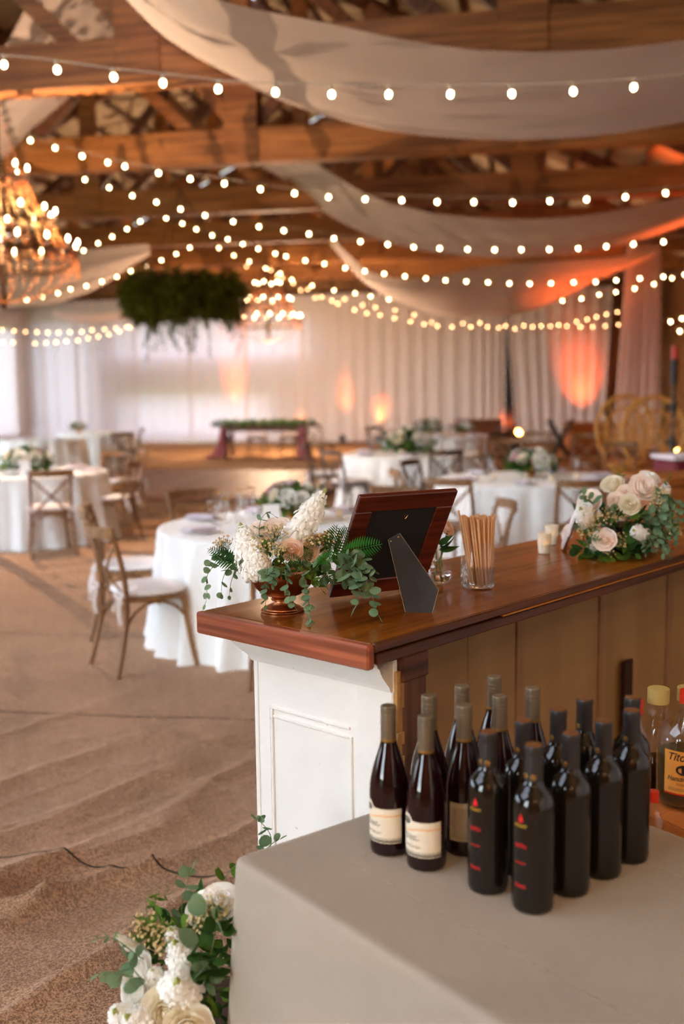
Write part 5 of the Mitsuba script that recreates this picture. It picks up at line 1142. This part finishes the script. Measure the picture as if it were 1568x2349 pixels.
wb = at(1100, 985, 22.5); BM = mat((wb[0], wb[1], 0)); bn = thing('wooden_bench', 'dark wooden bench before the back drapes right of the farthest table', 'bench')
obj('seat', moved(box((-.5, -.2, .42), (.5, .2, .46), .008), BM), 'table_wood', bn); obj('back_panel', moved(box((-.5, .16, .46), (.5, .2, .95), .008), BM), 'table_wood', bn)
for x in (-.46, .42): obj('leg', moved(box((x, -.18, 0), (x + .05, .18, .42), .006), BM), 'table_wood', bn)

# ------------------------------------------------------------------ orange uplights along the back drapes
OR = (1.0, .13, .03)
def uplight(px, power, aim, label, s=31.05, cone=24, lift=0.0):
    g = on_s(px, 1000, s); p = np.array([g[0], g[1], lift]); t = thing('uplight', label, 'lamp', 'orange uplights')
    if lift: obj('base_box', box((p[0] - .16, p[1] - .14, 0), (p[0] + .16, p[1] + .14, lift + .004), .01), 'black_metal', t)
    d = unit(aim); M = axis_mat(p + np.array([0, 0, .13]), d)
    obj('can', moved(lathe([(.0001, -.10), (.075, -.09), (.085, -.05), (.085, .10), (.078, .10), (.075, .04), (.0001, .03)], 20), M), 'black_metal', t, smooth=40)
    obj('lens', moved(lathe([(.0745, .045), (.074, .06), (.05, .075), (.0001, .08)], 20), M), 'wax', t, emitter=emit((22, 8, 1.4), .05), label='glowing orange lens')
    obj('yoke', strip(arcpts(p + [-.10, 0, .13], p + [.10, 0, .13], -.125, (0, 0, 1), 9), .03, .008, up=(0, 1, 0)), 'black_metal', t)
    o = p + np.array([0, 0, .13]) + d * .12
    scene['light_' + t] = {'type': 'spot', 'cutoff_angle': cone, 'beam_width': cone * .35, 'intensity': {'type': 'rgb', 'value': [power * c for c in OR]},
                           'sampling_weight': 1.0, 'to_world': mi.ScalarTransform4f().look_at(origin=o.tolist(), target=(o + d).tolist(), up=[0.1, 0.2, .1])}
UPN = BL
for px, pw, lean_, s, cone, l in ((528, 40, .34, 31.1, 14, 'orange uplight throwing a tall beam left of the head table'), (684, 15, .9, 31.3, 16, 'orange uplight at the right end of the head table'), (785, 22, .52, 31.1, 13, 'orange uplight below the drapes left of the picture frame top'),
                            (866, 26, .85, 31.1, 17, 'orange uplight with the brightest glow on the drapes behind the farthest table'), (1158, 9, 2.0, 31.0, 22, 'orange uplight beside the dark slit in the drapes'), (1350, 46, .62, 30.6, 21, 'orange uplight washing the drapes behind the rattan chairs')):
    uplight(px, pw, np.array([0, 0, 1.0]) + UPN * lean_ + BX * (-.12 if px > 1300 else 0), l, s, cone)
p = at(1186, 1000, 24.0); uplight(1186, 14, np.array([.22, -.95, .42]), 'orange uplight turned toward the room, its lens glaring, in the right background', s=24.0, cone=28, lift=.46)
uplight(1556, 110, BX * -.17 - BL * .95 + np.array([0, 0, 1.0]), 'unseen orange uplight beside the gathered drape, placed to light the second swag end', s=24.6, cone=17)  # unseen lamp, placed for the orange light on the swag end
uplight(1440, 44, BX * -.22 + BL * .05 + np.array([0, 0, 1.0]), 'unseen orange uplight left of the gathered drape, placed to light the farthest swag', s=24.9, cone=26)  # unseen lamp, placed for the orange light under the farthest swag
uplight(1590, 60, BX * .05 - BL * .2 + np.array([0, 0, 1.0]), 'unseen orange uplight by the right wall, placed to light the roof boards', s=20.0, cone=26)  # lamp out of view, placed for the orange light on the roof

# ------------------------------------------------------------------ string lights
proto('bulb', moved(ball(.0215, sub=2, s=(1, 1, 1.25)), mat((0, 0, -.062))), 'wax', smooth=True, emitter=emit((15.0, 11.3, 5.0)))
proto('bulb_far', moved(ball(.0215, sub=2, s=(1, 1, 1.25)), mat((0, 0, -.062))), 'wax', smooth=True, emitter=emit((9.0, 4.4, 1.9)))
proto('socket', lathe([(.0001, .004), (.012, .002), (.014, -.03), (.0125, -.042), (.0001, -.042)], 10), 'socket', smooth=40)
def string(pts, d0, d1, label, ext=True, bulb='bulb', wire=.0045):
    t = thing('string_light', label, 'string light', 'strings of warm bulbs under the roof'); P = np.array(pts, float); n = len(P)
    D = np.linspace(d0, d1, n); w = np.array([at(x, y, d) for (x, y), d in zip(P, D)]) + np.array([0, 0, .062])
    e = [w[0] + (w[0] - w[1]) * .9, *w, w[-1] + (w[-1] - w[-2]) * .9] if ext else w
    obj('wire', tube(smooth_path(e, 3 * n), wire, 5), 'wire_white', t, smooth=True)
    for i, p in enumerate(w):
        M = mat(p, i, 1.0) @ np.diag([1, 1, 1, 1.0]); M2 = axis_mat(p, (.18 * math.sin(i * 1.7), .15 * math.cos(i * 2.3), 1.0))
        b = put('bulb', bulb, M2, t); put('socket', 'socket', M2, b)
string([(-115, 135), (12, 148), (130, 160), (258, 178), (375, 190), (503, 205), (629, 212), (758, 216), (894, 218), (1034, 216), (1170, 215), (1313, 211), (1457, 200), (1605, 188)], 7.4, 7.4, 'nearest string of bulbs, crossing the widest fabric swag')
string([(-60, 284), (5, 304), (69, 322), (125, 340), (189, 358), (249, 373), (285, 382), (362, 397), (438, 411), (515, 421), (595, 434), (675, 444), (755, 452), (837, 457), (919, 460), (1003, 463), (1088, 464), (1174, 465), (1259, 461), (1346, 458), (1435, 452), (1524, 443), (1612, 434)], 14.5, 12.2, 'second string of bulbs from the front, crossing the photo from upper left to mid right')
string([(95, 394), (141, 397), (194, 412), (249, 431), (304, 449), (360, 464), (413, 480), (469, 494), (536, 509), (594, 520), (649, 529), (708, 537), (767, 547), (826, 554), (887, 561), (949, 567), (1009, 570), (1071, 572), (1133, 573), (1196, 573), (1260, 572), (1324, 570), (1389, 566), (1454, 560), (1521, 555), (1590, 548)], 18, 16, 'string of bulbs along the lower edge of the second fabric swag')
string([(192, 575), (226, 558), (257, 543), (290, 526), (322, 508), (382, 501)], 22, 22, 'short string of bulbs rising behind the large chandelier')
string([(418, 513), (451, 526), (486, 540), (521, 549), (557, 560), (593, 571), (630, 582), (655, 588), (701, 598), (744, 605), (790, 615), (836, 622), (882, 628), (928, 634), (975, 639), (1022, 643), (1070, 646), (1118, 648), (1167, 650), (1215, 651), (1264, 650), (1314, 648), (1365, 647), (1414, 643), (1467, 639), (1519, 635), (1570, 630)], 22, 20.5, 'string of bulbs below the second swag that ends at the gathered drape')
string([(15, 692), (62, 688), (96, 681), (132, 673), (162, 663), (199, 656), (233, 646), (267, 635), (301, 622), (335, 610), (369, 597), (404, 583), (436, 568)], 24, 24, 'string of bulbs rising from the left edge over the hanging greenery')
string([(502, 569), (537, 586), (571, 600), (608, 616), (643, 627), (670, 642), (715, 655), (765, 666), (815, 673), (850, 680), (890, 687), (930, 691), (970, 697), (1010, 700), (1050, 701), (1090, 703), (1130, 702), (1170, 701), (1210, 698), (1250, 694), (1290, 690), (1332, 685), (1373, 676), (1413, 670), (1455, 662), (1498, 652), (1541, 638), (1580, 628)], 26, 24.5, 'string of bulbs along the lower edge of the farthest swag')
string([(545, 629), (566, 611), (586, 606)], 28.5, 28.5, 'three orange-looking bulbs above the far chandelier', bulb='bulb_far')
string([(620, 620), (648, 638), (672, 650), (705, 664), (738, 681), (775, 697), (812, 711), (840, 719), (872, 723), (905, 730), (940, 738), (972, 744), (1004, 748), (1036, 750), (1078, 750), (1118, 750), (1160, 748), (1200, 747), (1240, 748), (1281, 746), (1322, 738), (1345, 733), (1367, 727), (1391, 721), (1415, 716)], 29, 28, 'far string of bulbs dipping low in front of the drapes', bulb='bulb_far')
string([(636, 632), (690, 666), (722, 683), (760, 690), (790, 686), (832, 700), (860, 705), (905, 712), (950, 722), (990, 740), (1060, 742), (1100, 741), (1145, 752), (1180, 754), (1220, 750), (1262, 748), (1300, 748), (1330, 750), (1358, 750), (1388, 748), (1418, 745), (1448, 744)], 30.2, 29.5, 'farthest string of bulbs on the right, just above the drapes', bulb='bulb_far')
string([(5, 757), (33, 759), (58, 761), (84, 762), (110, 763), (135, 763), (160, 762), (187, 761), (212, 757), (240, 755), (265, 753), (291, 750), (318, 745), (346, 739)], 30.2, 29.8, 'upper one of two faint strings of bulbs in front of the left drapes', bulb='bulb_far')
string([(6, 785), (31, 786), (80, 788), (105, 787), (129, 785), (153, 783), (178, 781), (201, 776), (226, 772), (250, 767), (273, 760), (298, 752), (320, 746), (395, 727)], 30.8, 30.2, 'lower one of two faint strings of bulbs in front of the left drapes', bulb='bulb_far')
string([(1537, 738), (1565, 731), (1592, 724)], 20, 20, 'short string of bulbs at the right edge below the gathered drape top'); string([(1558, 760), (1584, 752)], 19, 19, 'two bulbs at the right edge above the black stand')

# ------------------------------------------------------------------ chandeliers
proto('candle_sleeve', lathe([(.012, 0), (.012, .085), (.0001, .087)], 10), 'sleeve', smooth=40)
proto('candle_bulb', lathe([(.0001, .083), (.010, .09), (.017, .108), (.015, .125), (.006, .145), (.0001, .152)], 12), 'wax', smooth=True, emitter=emit((24, 17, 8.5)))
proto('drip_pan', lathe([(.0001, -.012), (.02, -.01), (.036, .002), (.034, .004), (.0001, .0)], 14), 'iron', smooth=40)
cv = np.array([[0, 0, .5], [0, 0, -.5], [.3, 0, .1], [-.3, 0, .1], [0, 0, .5], [0, 0, -.5], [0, .3, .1], [0, -.3, .1]]); cf_ = np.array([[0, 3, 1], [0, 1, 2], [4, 7, 5], [4, 5, 6]])
def bead_run(P, size):
    return join([(cv * size * (.8 + .4 * ((i * .618) % 1)) + p, cf_) for i, p in enumerate(P)])
def chandelier(c, tiers, label, power, rod_top, soft=False):
    t = thing('chandelier', label, 'chandelier'); c = np.asarray(c, float); rod_top = RIDGE_Z - abs(c @ BX - RIDGE) * SLOPE + .16
    z0 = tiers[0][2]; z1 = tiers[-1][2] + .9
    obj('column', moved(lathe([(.0001, z0 - .62), (.03, z0 - .58), (.06, z0 - .5), (.03, z0 - .4), (.05, z0 - .25), (.035, z0), (.055, z0 + .2), (.03, z0 + .5), (.05, z0 + .8), (.03, z1), (.0001, z1)], 16), mat(c)), 'iron', t, smooth=40)
    obj('rod', tube([c + [0, 0, z1 - .02], [c[0], c[1], rod_top]], .012, 6), 'iron', t)
    for R, n, z in tiers:
        rg = obj('ring', moved(tube(np.array([(R * math.cos(a), R * math.sin(a), z - .02) for a in np.linspace(0, 2 * PI, 49)]), .014, 6, False), mat(c)), 'iron', t, smooth=True)
        for i in range(n):
            a = (i + .3) * 2 * PI / n; d = np.array([math.cos(a), math.sin(a), 0]); p = c + d * R + [0, 0, z]
            ar = obj('arm', tube(smooth_path([c + d * .03 + [0, 0, z - .10], c + d * R * .5 + [0, 0, z - .20], c + d * R * .9 + [0, 0, z - .12], p], 10), .009, 5), 'iron', t, smooth=True)
            put('drip_pan', 'drip_pan', mat(p), ar); k = put('candle_sleeve', 'candle_sleeve', mat(p), t); put('candle_bulb', 'candle_bulb', mat(p), k)
        m = 2 * n
        for i in range(m):
            a = i * 2 * PI / m; b = (i + 1) * 2 * PI / m; A, B = c + [R * math.cos(a), R * math.sin(a), z - .03], c + [R * math.cos(b), R * math.sin(b), z - .03]
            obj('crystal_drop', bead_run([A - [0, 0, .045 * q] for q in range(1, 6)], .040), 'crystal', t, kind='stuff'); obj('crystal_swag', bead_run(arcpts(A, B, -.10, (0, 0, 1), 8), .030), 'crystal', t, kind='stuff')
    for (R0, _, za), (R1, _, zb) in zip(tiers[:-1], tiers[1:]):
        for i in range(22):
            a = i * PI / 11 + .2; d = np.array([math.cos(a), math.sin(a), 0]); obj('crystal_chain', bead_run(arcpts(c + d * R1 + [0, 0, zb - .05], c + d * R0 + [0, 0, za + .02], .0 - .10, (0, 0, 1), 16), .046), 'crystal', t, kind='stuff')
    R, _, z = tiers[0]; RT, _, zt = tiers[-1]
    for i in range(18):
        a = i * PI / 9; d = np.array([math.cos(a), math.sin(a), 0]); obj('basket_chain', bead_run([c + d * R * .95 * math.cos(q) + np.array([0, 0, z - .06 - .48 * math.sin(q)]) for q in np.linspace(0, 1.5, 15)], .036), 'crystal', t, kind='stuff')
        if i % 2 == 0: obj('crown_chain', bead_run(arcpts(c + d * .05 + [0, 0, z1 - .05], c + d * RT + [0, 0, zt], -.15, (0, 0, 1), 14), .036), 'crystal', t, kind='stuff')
    if soft:
        for k in range(3): lamp_point(f'light_{t}_{k}', c + np.array([.95 * math.cos(k * 2.1), .95 * math.sin(k * 2.1), z0 + .15 + .1 * k]), power / 3, weight=.7)
    else:
        lamp_point(f'light_{t}', c + np.array([.12, -.1, z0 + (.17 if c[1] < 15 else -.75)]), power, weight=1.6)
CH1 = at(2, 580, 11.6); CH2 = at(615, 735, 26.6)
chandelier([CH1[0], CH1[1], 0], [(.83, 16, CH1[2]), (.60, 12, CH1[2] + .34), (.32, 7, CH1[2] + .80)], 'large crystal chandelier of candle bulbs at the left edge', 14, 9.0)
chandelier([CH2[0], CH2[1], 0], [(.83, 16, CH2[2]), (.60, 10, CH2[2] + .42), (.33, 6, CH2[2] + .82)], 'smaller-looking far chandelier of candle bulbs right of the hanging greenery', 32, 9.0)
CH0 = W(.6, -2.6, 3.2); chandelier([CH0[0], CH0[1], 0], [(.83, 12, 3.2), (.60, 9, 3.55), (.32, 6, 4.0)], 'unseen crystal chandelier behind the photographer, placed to light the inner bar wall', 13, 9.0, True)  # out of view, placed to throw warm light on the inner bar wall

# ------------------------------------------------------------------ hanging greenery
gp = at(420, 680, 19.0); hg = thing('hanging_greenery', 'large ring of hanging fern and moss in front of the back drapes', 'plant')
obj('ring', moved(tube(np.array([(.92 * math.cos(a), .92 * math.sin(a), .28) for a in np.linspace(0, 2 * PI, 49)]), .03, 6, False), mat(gp)), 'iron', hg, smooth=True)
r5 = np.random.default_rng(9); lm = []
for i in range(5200):
    a = r5.random() * 2 * PI; ph_ = r5.random() * 2 * PI; q_ = r5.random() ** .45
    lump = 1 + .22 * math.sin(5 * a + 1) * math.sin(3 * a) + .15 * math.sin(11 * a)
    R = (.80 + .30 * math.cos(ph_) * q_ * lump) if i % 5 else .8 * math.sqrt(r5.random())
    z = .06 + (.30 if math.sin(ph_) > 0 else .40 * lump) * math.sin(ph_) * q_ + (.05 if i % 5 else -.05) * r5.normal()
    d = np.array([math.cos(a) * .7, math.sin(a) * .7, -1.0 + .8 * math.sin(ph_)]) + r5.normal(size=3) * .4
    lm.append(moved(leaf_long(.16, .2, 3), leaf_frame(gp + np.array([R * math.cos(a), R * math.sin(a), z]), d, .10 + .14 * r5.random(), r5.normal(), r5)))
obj('foliage', join(lm), 'moss_leaf', hg, smooth=True, kind='stuff', label='dense hanging moss and fern leaves')
for i in range(22):
    a = r5.random() * 2 * PI; R = .85 + .1 * r5.normal(); L = .25 + .55 * r5.random() ** 2; o = gp + np.array([R * math.cos(a), R * math.sin(a), -.35])
    P = smooth_path([o, o + [.02 * r5.normal(), 0, -L * .5], o + [.05 * r5.normal(), .02, -L]], 10); ms = [tube(P, .004, 4)]
    for p in P[1:]:
        for _ in range(4): ms.append(moved(leaf_long(.16, .2, 3), leaf_frame(p, r5.normal(size=3) * .6 + [0, 0, -.8], .08, r5.normal(), r5)))
    obj('trailing_strand', join(ms), 'moss_leaf', hg, smooth=True, label='thin trailing strand')
for k in range(3): a = k * 2.1; obj('hanging_wire', tube([gp + np.array([.9 * math.cos(a), .9 * math.sin(a), .28]), np.array([gp[0], gp[1], 5.2])], .006, 5), 'black_metal', hg)
